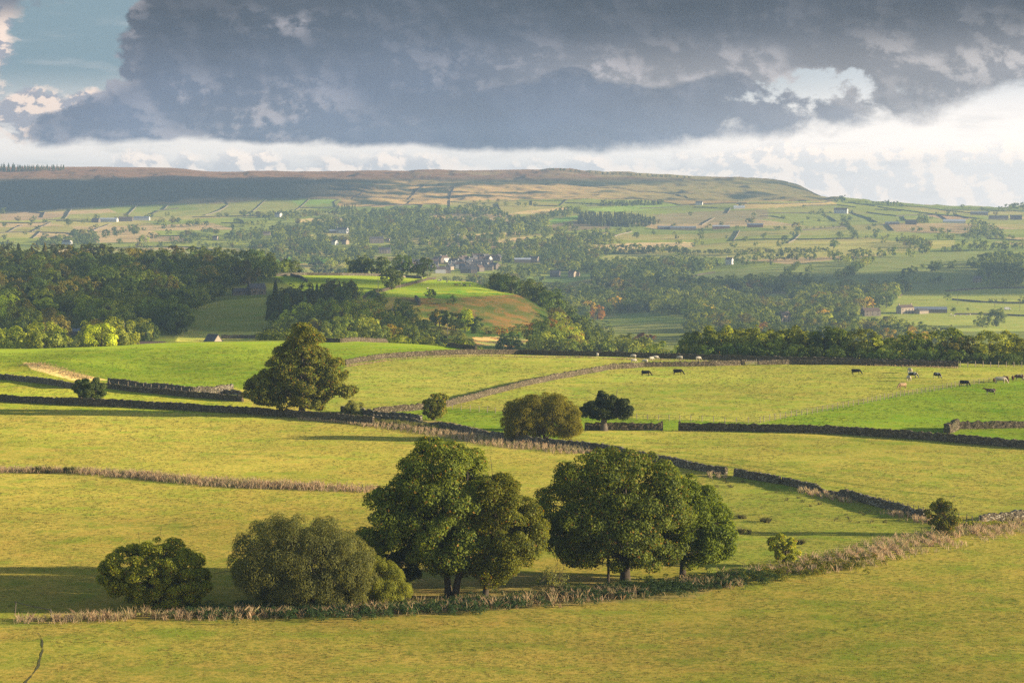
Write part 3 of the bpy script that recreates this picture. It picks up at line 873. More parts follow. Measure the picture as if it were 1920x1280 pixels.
wall([(-40, 750), (0, 752), (167, 760), (333, 768), (460, 775), (553, 782), (640, 789), (700, 795)], 'long mossy stone wall across the left, running in front of the oak trunk', 300, 1.5, gap=0)
wall([(700, 788), (760, 792), (800, 797), (850, 806), (900, 817), (950, 825), (1000, 831), (1050, 836), (1100, 840)], 'tumbled stone wall behind rough brown grass, passing below the round golden willow', 300, 1.2, gap=0.6, mat='stone_dark')
wall([(1098, 841), (1150, 848), (1200, 858), (1250, 870), (1300, 880), (1362, 890)], 'dark stone wall emerging above the crown of the right-hand sycamore', 250, 1.25, mat='stone_dark', gap=0.3)
wall([(1378, 892), (1420, 900), (1462, 907)], 'short dark wall stub between two gaps with pale grass', 250, 1.3, mat='stone_dark', gap=0.2)
wall([(1468, 907), (1520, 919), (1560, 926), (1600, 936), (1640, 948), (1700, 962), (1735, 972)], 'ragged collapsing stone wall sloping down towards the thorn bush at right', 220, 1.15, gap=0.8, mat='stone_dark')
wall([(1838, 982), (1880, 977), (1925, 972), (1990, 965)], 'low tumbled dark wall at the right edge behind tall dry grass', 220, 1.3, gap=0.3, mat='stone_dark')
wall([(-40, 706), (0, 711), (70, 718), (140, 729)], 'upper left stone wall ending at the dark hawthorn', 400, 1.4, mat='stone_dark')
wall([(200, 728), (290, 738), (373, 746), (455, 753)], 'stone wall right of the dark hawthorn, the lower of two running towards the oak', 400, 1.3)
wall([(203, 718), (290, 727), (360, 735), (400, 733), (436, 729)], 'stone wall right of the dark hawthorn, the upper of two with a broken far end', 480, 1.2, mat='stone_dark', gap=0.3)
wall([(380, 742), (420, 738), (470, 741), (520, 750)], 'tumbled piece of wall just left of the oak crown', 480, 1.0, mat='stone_dark', gap=0.6)
wall([(640, 772), (700, 779), (760, 785), (790, 790)], 'dark wall at the foot of the small grey shrub right of the oak', 400, 1.2, mat='stone_dark', gap=0.3)
wall([(647, 684), (672, 679), (723, 672), (800, 667), (900, 664), (973, 664), (1067, 667), (1140, 668), (1280, 673), (1420, 677), (1600, 681), (1797, 687)], 'long sunlit wall along the far edge of the near fields, with the wood behind it', 560, 1.45, step=0.6)
wall([(700, 775), (770, 770), (840, 762), (873, 753), (923, 739), (973, 726), (1033, 713), (1087, 703), (1140, 693), (1207, 688), (1280, 687), (1340, 686), (1396, 684)], 'curving sunlit wall climbing from the small gnarled tree to the wooden gate', 400, 1.35, step=0.5)
wall([(1421, 684), (1480, 683), (1560, 683.5), (1640, 685), (1720, 686.5), (1797, 688)], 'sunlit wall running right from the wooden gate to the post fence', 560, 1.3, step=0.6)
wall([(560, 641), (640, 642), (720, 642), (790, 643), (805, 646), (850, 651), (893, 657)], 'thin dark wall topping the bright green field behind the oak', 600, 1.3, step=0.6)
wall([(1096, 806), (1160, 806), (1240, 806)], 'short dark wall beside the spreading tree with the pale trunk, left of the gateway', 350, 1.45)
wall([(1275, 807), (1390, 808), (1500, 811), (1600, 815), (1700, 822), (1800, 830), (1925, 840), (2100, 853)], 'long dark wall with a clean shadow, running right from the gateway', 300, 1.5)
wall([(1793, 804), (1860, 803), (1925, 802), (2100, 800)], 'dark wall at the right edge meeting a heap of pale stone', 300, 1.4)
wall([(1775, 812), (1785, 809), (1795, 803)], 'crumbled pale stone wall end standing behind the long dark wall', 300, 1.9, mat='stone', rough=2.5, th=1.2)
# walls on the knoll
wall([(636, 567), (684, 559), (693, 551), (727, 544), (770, 534), (817, 524)], 'pale sunlit wall climbing the knoll past the single round tree', 1150, 1.7, 0.7, 1.5)
wall([(517, 518), (575, 516), (640, 516.5), (715, 518), (791, 523)], 'dark wall along the top of the knoll under the row of trees', 1500, 1.8, 0.8, 1.5, 'stone_dark')
wall([(545, 517), (562, 521), (576, 529)], 'dark wall dropping between the two green knoll fields', 1400, 1.7, 0.7, 1.5, 'stone_dark')
wall([(693, 552), (704, 555), (713, 558)], 'short dark sheepfold wall below the pale knoll wall', 1250, 2.2, 1.2, 1.5, 'stone_dark')
wall([(640, 569), (660, 575), (680, 584)], 'dark wall falling down the wooded flank of the knoll', 1100, 1.5, 0.7, 1.5, 'stone_dark')
wall([(779, 562), (784, 566), (787, 573)], 'ruined dark stone gable on the lip of the bracken slope', 1250, 2.6, 1.2, 1.2, 'stone_dark')
wall([(415, 634), (500, 634.5), (530, 634)], 'dark wall at the foot of the pale sloping field', 1050, 1.6, 0.7, 1.5, 'stone_dark')

# far walls and hedges: (points, lit?); lit ones take the paler stone
FARW = [
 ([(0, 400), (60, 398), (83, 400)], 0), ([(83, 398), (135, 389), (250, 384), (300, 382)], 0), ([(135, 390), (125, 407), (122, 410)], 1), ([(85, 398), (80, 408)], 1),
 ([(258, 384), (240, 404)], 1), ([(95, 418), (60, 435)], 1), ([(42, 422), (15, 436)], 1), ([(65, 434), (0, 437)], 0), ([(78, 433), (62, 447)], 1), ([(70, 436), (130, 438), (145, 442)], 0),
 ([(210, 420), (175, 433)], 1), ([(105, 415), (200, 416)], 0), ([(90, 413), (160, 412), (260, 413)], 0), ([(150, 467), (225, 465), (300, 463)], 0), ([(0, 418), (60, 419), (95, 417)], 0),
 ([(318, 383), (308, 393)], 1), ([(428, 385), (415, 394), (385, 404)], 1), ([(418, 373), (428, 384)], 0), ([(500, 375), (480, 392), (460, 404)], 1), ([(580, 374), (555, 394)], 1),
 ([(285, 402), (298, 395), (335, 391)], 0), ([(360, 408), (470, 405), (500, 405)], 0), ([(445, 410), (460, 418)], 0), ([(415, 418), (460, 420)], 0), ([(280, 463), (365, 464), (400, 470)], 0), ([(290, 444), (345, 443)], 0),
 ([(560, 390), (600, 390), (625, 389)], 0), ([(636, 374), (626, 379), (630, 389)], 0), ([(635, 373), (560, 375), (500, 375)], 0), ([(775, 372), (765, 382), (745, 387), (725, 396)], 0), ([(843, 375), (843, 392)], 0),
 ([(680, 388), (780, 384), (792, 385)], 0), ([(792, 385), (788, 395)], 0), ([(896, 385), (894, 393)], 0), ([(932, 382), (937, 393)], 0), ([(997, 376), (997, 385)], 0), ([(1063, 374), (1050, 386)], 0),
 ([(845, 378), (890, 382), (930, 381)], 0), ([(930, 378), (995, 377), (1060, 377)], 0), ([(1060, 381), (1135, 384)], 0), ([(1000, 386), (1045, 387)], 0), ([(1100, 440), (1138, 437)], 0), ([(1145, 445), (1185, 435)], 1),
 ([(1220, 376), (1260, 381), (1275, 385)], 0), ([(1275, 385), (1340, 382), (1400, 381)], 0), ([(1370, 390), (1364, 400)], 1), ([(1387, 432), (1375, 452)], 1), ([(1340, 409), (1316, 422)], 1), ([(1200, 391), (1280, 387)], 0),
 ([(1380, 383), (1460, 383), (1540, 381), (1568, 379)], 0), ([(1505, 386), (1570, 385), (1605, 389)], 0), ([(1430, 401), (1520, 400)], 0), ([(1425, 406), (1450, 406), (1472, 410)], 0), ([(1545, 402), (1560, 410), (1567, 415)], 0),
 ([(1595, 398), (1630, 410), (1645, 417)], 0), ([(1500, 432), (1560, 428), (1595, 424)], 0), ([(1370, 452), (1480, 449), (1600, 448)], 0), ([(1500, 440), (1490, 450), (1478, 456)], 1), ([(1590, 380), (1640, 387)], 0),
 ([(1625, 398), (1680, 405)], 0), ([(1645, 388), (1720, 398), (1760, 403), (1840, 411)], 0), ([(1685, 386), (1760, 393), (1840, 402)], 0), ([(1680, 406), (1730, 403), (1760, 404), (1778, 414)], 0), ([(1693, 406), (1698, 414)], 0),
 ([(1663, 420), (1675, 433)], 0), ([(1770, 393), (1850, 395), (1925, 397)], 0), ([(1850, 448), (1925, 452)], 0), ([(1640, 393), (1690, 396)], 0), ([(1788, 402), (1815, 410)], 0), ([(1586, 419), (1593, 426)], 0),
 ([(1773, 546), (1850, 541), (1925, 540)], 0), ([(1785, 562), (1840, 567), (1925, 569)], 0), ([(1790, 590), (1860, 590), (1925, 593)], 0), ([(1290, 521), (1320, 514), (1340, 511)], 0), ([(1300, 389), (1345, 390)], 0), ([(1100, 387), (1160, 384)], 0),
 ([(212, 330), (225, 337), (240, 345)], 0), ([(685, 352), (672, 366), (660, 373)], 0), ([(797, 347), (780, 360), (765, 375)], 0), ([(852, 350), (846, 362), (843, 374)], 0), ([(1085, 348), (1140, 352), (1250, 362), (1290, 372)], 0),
]
FWN = {}
for k, (pts, lit) in enumerate(FARW):
    ym = 3000 if pts[0][1] < 480 else 1900
    side = 'left' if pts[0][0] < 640 else ('centre' if pts[0][0] < 1180 else 'right')
    zone_ = 'moor foot' if pts[0][1] < 392 else ('upper pastures' if pts[0][1] < 425 else ('middle pastures' if pts[0][1] < 500 else 'valley floor'))
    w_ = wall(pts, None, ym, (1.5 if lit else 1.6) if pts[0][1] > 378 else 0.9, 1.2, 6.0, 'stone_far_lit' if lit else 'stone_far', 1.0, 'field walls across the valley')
    FWN.setdefault((lit, zone_, side), []).append((min(p[0] for p in pts), w_))
NTH = ['leftmost', 'second from left', 'third from left', 'fourth from left', 'fifth from left', 'sixth from left', 'seventh from left', 'eighth from left', 'ninth from left', 'tenth from left'] + ['%dth from left' % n_ for n_ in range(11, 40)]
for (lit, zone_, side), L_ in FWN.items():
    L_.sort(key=lambda q_: q_[0])
    for n_, (x_, w_) in enumerate(L_):
        w_['label'] = '%s far field wall in the %s, %s side, %s' % ('pale sunlit' if lit else 'thin dark', zone_, side, NTH[n_]) if len(L_) > 1 else '%s far field wall in the %s, %s side' % ('pale sunlit' if lit else 'thin dark', zone_, side)


# ------------------------------------------------------------------ foliage
def poly_dist(x, z, poly):
    P = np.asarray(poly, float); Q = np.roll(P, -1, axis=0)
    d = np.full(np.shape(x), 1e9)
    for a, b in zip(P, Q):
        ab = b - a
        t = np.clip(((x - a[0]) * ab[0] + (z - a[1]) * ab[1]) / (ab @ ab + 1e-12), 0, 1)
        d = np.minimum(d, np.hypot(x - a[0] - t * ab[0], z - a[1] - t * ab[1]))
    return d


def clumps_in(poly, n, r0, r1, r, depth=0.9, surf=0.35):
    """clump centres filling the volume whose elevation is the outline poly (x, z in metres)"""
    P = np.asarray(poly, float)
    lo, hi = P.min(0), P.max(0)
    C = np.zeros((0, 3)); Rr = np.zeros(0)
    gx, gz = np.meshgrid(np.linspace(lo[0], hi[0], 40), np.linspace(lo[1], hi[1], 40))
    R = (poly_dist(gx, gz, poly) * inside(gx, gz, poly)).max()
    while len(C) < n:
        x = r.uniform(lo[0], hi[0], 4 * n); z = r.uniform(lo[1], hi[1], 4 * n)
        rad = r.uniform(r0, r1, 4 * n)
        d = poly_dist(x, z, poly)
        ok = inside(x, z, poly) & (d > 0.55 * rad)
        x, z, rad, d = x[ok], z[ok], rad[ok], d[ok]
        hd = np.sqrt(np.clip(d * (2 * R - d), 0, None)) * depth
        y = hd * r.random(len(x)) ** surf * r.choice([-1, 1], len(x))
        C = np.concatenate([C, np.stack([x, y, z], 1)]); Rr = np.concatenate([Rr, rad])
    return C[:n], Rr[:n], R


def leaf_quads(C, Rr, n, size, r, flat=0.75, centre=None, width=0.62, njit=0.5, up=0.25, lean=None, ow=0.25, ob=0.5):
    """n leaf sprays on the shells of the clumps -> (n,4,3)"""
    k = r.choice(len(C), n, p=(Rr ** 2) / (Rr ** 2).sum())
    cen = C.mean(0) if centre is None else centre
    out = C - cen; out /= np.linalg.norm(out, axis=1)[:, None] + 1e-6
    d = r.standard_normal((n, 3)) + ob * out[k] + np.array([0, 0, 0.30])
    d /= np.linalg.norm(d, axis=1)[:, None]
    pos = C[k] + d * (Rr[k] * (0.58 + 0.52 * r.random(n) ** 0.8))[:, None] * np.array([1, 1, flat])
    nr = d * 0.9 + ow * out[k] + r.standard_normal((n, 3)) * njit + np.array([0, 0, up])
    nr /= np.linalg.norm(nr, axis=1)[:, None]
    t = np.cross(nr, r.standard_normal((n, 3)))
    if lean is not None:
        t = t * 0.5 + np.array(lean)
        t -= nr * (t * nr).sum(1)[:, None]
    t /= np.linalg.norm(t, axis=1)[:, None] + 1e-9
    b = np.cross(nr, t)
    s = size * r.uniform(0.6, 1.35, n)[:, None]
    w = s * width * 0.5
    Q = np.stack([pos - t * s * 0.5, pos + b * w + t * s * 0.05 + nr * s * 0.08, pos + t * s * 0.5 - nr * s * 0.06, pos - b * w + t * s * 0.05 + nr * s * 0.08], 1)
    return Q


def quads_mesh(name, Q, mats, mi=None):
    n = len(Q)
    return mesh_np(name, Q.reshape(-1, 3), np.arange(4 * n).reshape(n, 4), mats, mi)


def bez(a, b, c, n=7):
    t = np.linspace(0, 1, n)[:, None]
    return (1 - t) ** 2 * a + 2 * t * (1 - t) * b + t * t * c


def branches(C, r, height, r0, nb=22, fork=0.28, stems=1, spread=0.0, lean=(0, 0)):
    b = MB()
    tips = C[r.choice(len(C), min(nb * stems, len(C)), replace=False)]
    for s in range(stems):
        ang = 2 * math.pi * (s + r.random()) / stems
        base = np.array([math.cos(ang) * spread, math.sin(ang) * spread * 0.7, -0.4])
        top = np.array([base[0] * 2.6 + lean[0], base[1] * 2.6 + lean[1], height * fork])
        apex = np.array([base[0] * 4 + lean[0] * 1.5, base[1] * 4 + lean[1] * 1.5, height * 0.80])
        tr = np.concatenate([bez(base, base * [1.2, 1.2, 0] + [0, 0, height * fork * 0.5], top, 6), bez(top, (top + apex) / 2 + r.normal(0, 0.3, 3), apex, 6)[1:]])
        rr = np.concatenate([[r0 * 1.55, r0 * 1.15], np.linspace(r0, r0 * 0.8, 4), np.linspace(r0 * 0.7, r0 * 0.08, 5)])
        b.tube(tr, rr, 9)
        for c in tips[s::stems]:
            f = r.uniform(0.0, 0.8)
            st = top * (1 - f) + apex * f
            if c[2] < st[2]:
                st = np.array([top[0], top[1], max(height * fork * 0.9, min(c[2] * 0.8, st[2]))])
            mid = st * 0.45 + c * 0.55 + np.array([0, 0, 0.12 * np.linalg.norm(c - st)])
            ra = r0 * (0.42 - 0.28 * f)
            b.tube(bez(st, mid, c, 7), np.linspace(ra, 0.03, 7), 6)
            # secondary
            for _ in range(2):
                e = c + r.normal(0, 1.1, 3)
                b.tube(bez(mid, (mid + e) / 2 + [0, 0, 0.3], e, 5), np.linspace(ra * 0.35, 0.02, 5), 4)
    return b


def main_tree(name, label, cat, base, outline, leafmat, nclump, cr, nleaf, lsize, ymin=150, depth=0.85, r0=0.45, fork=0.25, stems=1, spread=0.0,
              barkm='bark', seed=1, nb=22, flat=0.75, width=0.62, lean=None, extra=None, bl=(0, 0), surf=0.35, up=0.25):
    r = np.random.default_rng(seed)
    B = hit(base[0], base[1], ymin)
    s = math.hypot(B[1], B[2]) / F
    poly = [((p[0] - base[0]) * s, (base[1] - p[1]) * s) for p in outline]
    ht = max(p[1] for p in poly)
    C, Rr, R = clumps_in(poly, int(nclump * 1.35), cr[0] * 0.8, cr[1] * 0.98, r, depth, surf)
    cen = C.mean(0) - np.array([0, 0, 0.12 * ht])
    Q = leaf_quads(C, Rr, int(nleaf * 1.5), lsize, r, flat, cen, width, lean=lean, up=up)
    root = empty(name, B)
    tag(root, label, cat)
    obj('crown', quads_mesh('crown', Q, [M[leafmat]]), root)
    tb = branches(C, r, ht, r0, nb, fork, stems, spread, bl)
    obj('trunk', tb.mesh('trunk', [M[barkm]], True), root)
    return root


main_tree('sycamore_tree', 'tall dark green sycamore with a double trunk, left of the central pair', 'tree', (845, 1119),
          [(800, 820), (850, 832), (900, 845), (918, 875), (925, 930), (925, 1000), (905, 1050), (880, 1078), (850, 1092), (818, 1078), (800, 1062), (780, 1068), (742, 1045), (705, 1045), (680, 1022), (675, 990), (690, 940), (710, 910), (742, 880), (765, 850)],
          'leaf_syc', 190, (0.9, 1.7), 56000, 0.30, 200, 0.8, 0.40, 0.20, 2, 0.55, seed=3, nb=14)
main_tree('sycamore_tree', 'smaller paler sycamore crown tucked against the right side of the tall dark sycamore', 'tree', (903, 1121),
          [(900, 872), (950, 880), (975, 905), (975, 930), (1000, 945), (1022, 975), (1032, 1005), (1015, 1035), (992, 1050), (1000, 1062), (955, 1078), (920, 1100), (888, 1088), (880, 1040), (885, 960)],
          'leaf_haw', 120, (0.8, 1.4), 30000, 0.28, 200, 0.8, 0.34, 0.18, 2, 0.35, seed=4, nb=12)
main_tree('sycamore_tree', 'broad dome-shaped dark sycamore right of centre, with a leaning trunk', 'tree', (1172, 1096),
          [(1005, 930), (1030, 890), (1060, 862), (1110, 843), (1170, 838), (1220, 850), (1260, 870), (1285, 905), (1295, 960), (1285, 1020), (1262, 1058), (1200, 1070), (1140, 1072), (1080, 1060), (1040, 1042), (1012, 1000)],
          'leaf_syc', 210, (0.9, 1.7), 60000, 0.30, 200, 0.85, 0.6, 0.20, 1, 0.0, seed=5, nb=34)
main_tree('sycamore_tree', 'bright green rounded sycamore on the right flank of the broad dark dome', 'tree', (1280, 1086),
          [(1225, 865), (1270, 876), (1310, 892), (1348, 930), (1366, 962), (1381, 1000), (1378, 1035), (1350, 1056), (1322, 1064), (1290, 1072), (1250, 1062), (1232, 1000), (1225, 930)],
          'leaf_green', 120, (0.8, 1.5), 34000, 0.30, 200, 0.85, 0.4, 0.16, 1, 0.0, seed=6, nb=20)
main_tree('hawthorn_bush', 'round yellow-green hawthorn bush in the hedge line, leftmost of the front row', 'bush', (292, 1141),
          [(178, 1075), (190, 1048), (215, 1033), (245, 1018), (268, 1012), (290, 1009), (330, 1013), (358, 1028), (380, 1050), (388, 1075), (405, 1105), (385, 1127), (350, 1140), (300, 1144), (250, 1140), (215, 1112), (188, 1096)],
          'leaf_haw', 190, (0.5, 0.95), 40000, 0.24, 200, 0.85, 0.2, 0.2, 4, 0.4, seed=7, nb=8)
main_tree('willow_bush', 'large grey-green willow bush between the hawthorn and the tall sycamore', 'bush', (570, 1140),
          [(430, 1062), (440, 1020), (470, 990), (520, 974), (570, 970), (622, 984), (670, 998), (700, 1030), (705, 1060), (712, 1100), (690, 1135), (600, 1142), (480, 1132), (438, 1097)],
          'leaf_willow', 150, (0.7, 1.4), 62000, 0.27, 200, 0.8, 0.16, 0.2, 6, 0.8, seed=8, nb=7, width=0.30, lean=(0.1, 0, 1.0), flat=1.1)
main_tree('willow_bush', 'small golden-green willow bush leaning right against the big grey-green one', 'bush', (705, 1136),
          [(645, 1085), (668, 1045), (700, 1034), (735, 1053), (765, 1085), (772, 1110), (750, 1130), (690, 1139), (648, 1130)],
          'leaf_olive', 70, (0.5, 0.9), 22000, 0.24, 200, 0.8, 0.12, 0.2, 5, 0.5, seed=9, nb=6, width=0.30, lean=(0.15, 0, 1.0), flat=1.0)
main_tree('elder_bush', 'dark half-hidden bush below the left skirt of the tall sycamore', 'bush', (745, 1112),
          [(700, 1035), (730, 1020), (770, 1040), (790, 1065), (785, 1095), (760, 1110), (720, 1108), (705, 1080)],
          'leaf_dark', 40, (0.5, 0.9), 9000, 0.24, 200, 0.8, 0.12, 0.2, 3, 0.3, seed=10, nb=6)
main_tree('oak_tree', 'big autumn-tinted oak standing at the long stone wall, left of centre', 'tree', (566, 779),
          [(455, 750), (458, 722), (470, 708), (488, 700), (486, 684), (500, 674), (518, 668), (512, 656), (520, 645), (538, 640), (541, 628), (550, 614), (557, 605), (570, 603), (590, 604), (602, 618), (612, 632), (604, 645), (620, 655), (640, 672), (655, 700), (668, 730), (670, 750), (655, 750), (636, 742), (615, 748), (606, 767), (580, 770), (560, 762), (530, 765), (480, 760)],
          'leaf_oak', 260, (0.8, 1.6), 46000, 0.42, 400, 0.8, 0.75, 0.12, 1, 0.0, seed=11, nb=36, barkm='bark_pale')
main_tree('willow_tree', 'round golden many-stemmed willow beside the tumbled wall, just right of centre', 'tree', (1020, 826),
          [(940, 800), (942, 770), (955, 750), (975, 739), (1005, 733), (1040, 735), (1068, 748), (1086, 770), (1094, 795), (1092, 812), (1072, 822), (1050, 821), (1030, 818), (1005, 819), (985, 825), (955, 822)],
          'leaf_gold', 200, (0.7, 1.4), 46000, 0.34, 350, 0.85, 0.16, 0.15, 9, 0.5, seed=12, nb=7, width=0.32, lean=(0, 0, 0.9), barkm='bark_pale')
main_tree('oak_tree', 'dark spreading oak with a stout pale trunk, between the golden willow and the gateway', 'tree', (1132, 807),
          [(1078, 768), (1085, 758), (1104, 752), (1118, 752), (1116, 740), (1125, 734), (1140, 733), (1150, 742), (1160, 748), (1165, 740), (1176, 742), (1180, 756), (1188, 768), (1180, 780), (1165, 786), (1148, 783), (1130, 788), (1100, 786), (1088, 778)],
          'leaf_dark', 70, (0.7, 1.2), 15000, 0.36, 350, 0.8, 0.75, 0.22, 1, 0.0, seed=13, nb=22, barkm='bark_pale')
main_tree('thorn_tree', 'small gnarled tree with bare pale limbs where the curving wall begins', 'tree', (815, 787),
          [(791, 752), (806, 745), (812, 734), (832, 731), (842, 742), (834, 756), (838, 770), (842, 778), (824, 783), (802, 784), (792, 772)],
          'leaf_oak', 34, (0.5, 1.0), 5200, 0.36, 350, 0.8, 0.32, 0.25, 2, 0.3, seed=14, nb=12, barkm='bark_pale')
main_tree('hawthorn_bush', 'dark flat-topped hawthorn standing between the two upper left walls', 'bush', (170, 750),
          [(138, 744), (136, 725), (142, 712), (160, 706), (185, 708), (198, 722), (204, 734), (196, 746), (168, 752)],
          'leaf_dark', 46, (0.6, 1.1), 11000, 0.36, 350, 0.9, 0.2, 0.15, 3, 0.3, seed=15, nb=6)
main_tree('willow_bush', 'small pale grey-green shrub in the rough grass right of the oak', 'bush', (662, 776),
          [(643, 774), (648, 757), (664, 746), (682, 757), (684, 774), (662, 777)],
          'leaf_willow', 26, (0.5, 0.9), 6000, 0.32, 350, 0.9, 0.08, 0.1, 4, 0.3, seed=16, nb=4, width=0.35, lean=(0, 0, 1))
main_tree('thorn_bush', 'upright olive thorn bush on the verge near the right edge', 'bush', (1768, 1002),
          [(1733, 962), (1738, 938), (1752, 940), (1764, 928), (1778, 940), (1795, 950), (1800, 968), (1796, 986), (1780, 1000), (1758, 998), (1742, 980)],
          'leaf_oak', 44, (0.35, 0.7), 6500, 0.22, 250, 0.8, 0.10, 0.15, 4, 0.3, seed=17, nb=8)
main_tree('thorn_bush', 'little rounded yellow-green thorn bush on the verge, right of the sycamores', 'bush', (1468, 1062),
          [(1439, 1026), (1444, 1010), (1462, 1002), (1470, 1000), (1488, 1010), (1503, 1022), (1498, 1042), (1478, 1052), (1455, 1046)],
          'leaf_haw', 34, (0.35, 0.65), 5600, 0.22, 250, 0.8, 0.15, 0.25, 2, 0.15, seed=18, nb=7)
main_tree('dead_shrub', 'thin grey half-bare shrub in the shade between the two big sycamores', 'shrub', (1035, 1112),
          [(1005, 1085), (1020, 1062), (1048, 1060), (1068, 1080), (1060, 1098), (1020, 1100)],
          'leaf_willow', 20, (0.4, 0.7), 500, 0.2, 200, 0.8, 0.06, 0.1, 5, 0.3, seed=19, nb=4)
o_ = hit(1140, 1098, 200)
b_ = MB(); b_.tube([(0, 0, -0.3), (0.05, 0, 1.5), (0, 0.1, 3.2), (-0.1, 0, 5.5)], [0.2, 0.16, 0.13, 0.08], 7)
tag(obj('ash_sapling', b_.mesh('ash_sapling', [M['bark']], True), loc=o_), 'slim straight bare stem rising under the broad dome crown, left of its trunk', 'sapling')

# ------------------------------------------------------------------ woods
def blob_outline(h, w, z0, r, n=18, jag=0.10, top=1.0):
    P = []
    cz = z0 + (h - z0) * 0.48
    for i in range(n):
        a = 2 * math.pi * i / n
        q = 1 + r.normal(0, jag)
        x = math.cos(a) * w / 2 * q
        s_ = math.sin(a)
        z = cz + (s_ * (h - cz) if s_ > 0 else s_ * (cz - z0)) * (1 + r.normal(0, jag * 0.5))
        P.append((x, z))
    return P


TEMPL = {}


def make_templates():
    shp = {'round': (1.0, 1.10, 0.06), 'wide': (1.0, 1.35, 0.07), 'tall': (1.0, 0.72, 0.06), 'bush': (1.0, 1.3, 0.0), 'dome': (1.0, 1.15, 0.03)}
    for lod, (nc, nl, ls, cr) in {1: (60, 3600, 0.055, (0.08, 0.15)), 2: (36, 1100, 0.082, (0.10, 0.17)), 3: (18, 260, 0.15, (0.14, 0.21))}.items():
        for kind, (h, w, z0) in shp.items():
            for v in range(3 if lod < 3 else 4):
                r = np.random.default_rng(hash_str(kind) + 17 * v + lod)
                P = blob_outline(1.0, w, z0, r, jag=0.05)
                C, Rr, R = clumps_in(P, nc, cr[0], cr[1], r, 0.95, 0.4)
                Q = leaf_quads(C, Rr, nl, ls, r, 0.8, np.array([0, 0, 0.33]), 0.75, 0.22, 0.20, None, 0.8, 0.9)
                tb = MB()
                tb.tube([(0, 0, -0.06), (0, 0, 0.1), (0.01, 0, 0.35), (0, 0.01, 0.7)], [0.035, 0.026, 0.02, 0.006], 6)
                if lod == 1:
                    for c in C[:7]:
                        tb.tube(bez(np.array([0, 0, 0.25]), np.array([c[0] * 0.5, c[1] * 0.5, c[2] * 0.6 + 0.1]), c, 5), np.linspace(0.014, 0.003, 5), 4)
                TEMPL[(kind, lod, v)] = (Q, tb)
        for v in range(3 if lod < 3 else 4):          # conifers
            r = np.random.default_rng(900 + v + lod)
            n = nl
            t = r.random(n) ** 0.75
            z = 0.04 + 0.96 * (1 - t)
            layer = 0.7 + 0.3 * np.abs(np.sin(z * 38 + v))
            rad = 0.20 * (1 - z) ** 0.8 * layer * (0.7 + 0.3 * r.random(n)) + 0.008
            a = r.random(n) * 2 * math.pi
            pos = np.stack([np.cos(a) * rad, np.sin(a) * rad, z], 1)
            d = np.stack([np.cos(a), np.sin(a), np.full(n, 0.5)], 1) + r.normal(0, 0.35, (n, 3))
            d /= np.linalg.norm(d, axis=1)[:, None]
            tt = np.stack([np.cos(a), np.sin(a), np.full(n, -0.35)], 1)
            tt -= d * (tt * d).sum(1)[:, None]; tt /= np.linalg.norm(tt, axis=1)[:, None]
            bb = np.cross(d, tt)
            s = (ls * 0.9) * r.uniform(0.6, 1.2, n)[:, None]
            Q = np.stack([pos - tt * s * .5, pos + bb * s * .3, pos + tt * s * .5, pos - bb * s * .3], 1)
            tb = MB(); tb.tube([(0, 0, -0.05), (0, 0, 0.5), (0, 0, 0.95)], [0.02, 0.012, 0.003], 6)
            TEMPL[('conifer', lod, v)] = (Q, tb)


def hash_str(s):
    return sum((i + 1) * ord(c) for i, c in enumerate(s))


make_templates()
TREES = []      # dicts
BLOCK = []      # (px, py, halfwidth px, Y) of buildings that must stay in view


def mixpick(mix):
    ks = list(mix); w = np.array([mix[k] for k in ks], float)
    return ks[int(rng.choice(len(ks), p=w / w.sum()))]


NORMAL = {'wood_mid': 5, 'wood_dark': 3, 'wood_light': 1.6, 'wood_brown': 0.8}


def put(X, Y, h, mix, shapes, where, far=False):
    sh = mixpick(shapes)
    mt = 'wood_conifer' if sh == 'conifer' and 'wood_conifer' not in mix else mixpick(mix)
    TREES.append(dict(X=float(X), Y=float(Y), Z=float(H(X, Y)) - 0.03 * h, h=float(h), sh=sh, mt=mt, rz=float(rng.uniform(0, 6.283)), where=where))


def zone(poly, spacing, h, where, mix=NORMAL, shapes={'round': 4, 'wide': 2, 'dome': 2, 'tall': 0.7}, space='px', yr=(760, 6500), keep=1.0, fields=True, thin=None):
    P = np.asarray(poly, float)
    if space == 'px':
        y0, y1 = yr
    else:
        y0, y1 = P[:, 1].min(), P[:, 1].max()
    pxa, pxb = P[:, 0].min() - 20, P[:, 0].max() + 20
    ua, ub = (pxa - 960) / F, (pxb - 960) / F
    ys = np.arange(y0, y1, spacing)
    for y in ys:
        xs = np.arange(ua * y, ub * y, spacing)
        if not len(xs): continue
        X = xs + rng.uniform(-0.42, 0.42, len(xs)) * spacing
        Y = y + rng.uniform(-0.42, 0.42, len(xs)) * spacing
        Z = H(X, Y)
        px, py = project(X, Y, Z)
        ok = inside(px, py if space == 'px' else Y, poly) & (rng.random(len(xs)) < keep)
        if thin is not None:
            ok &= fbm2(X, Y, thin[0], 2, 77) > thin[1]
        if fields and space == 'px':
            for fp, _ in FIELDS:
                ok &= ~inside(px, py, fp)
        for i in np.nonzero(ok)[0]:
            put(X[i], Y[i], rng.uniform(*h), mix, shapes, where)


def row(pts, spacing, h, where, mix=NORMAL, shapes={'round': 4, 'wide': 2, 'bush': 1}, ymin=1900, jit=0.35):
    W = [hit(p[0], p[1], ymin) for p in pts]
    if len(W) == 1:
        put(W[0][0], W[0][1], rng.uniform(*h), mix, shapes, where); return
    P, _ = resample(W, spacing)
    for p in P:
        put(p[0] + rng.uniform(-jit, jit) * spacing, p[1] + rng.uniform(-jit, jit) * spacing, rng.uniform(*h), mix, shapes, where)


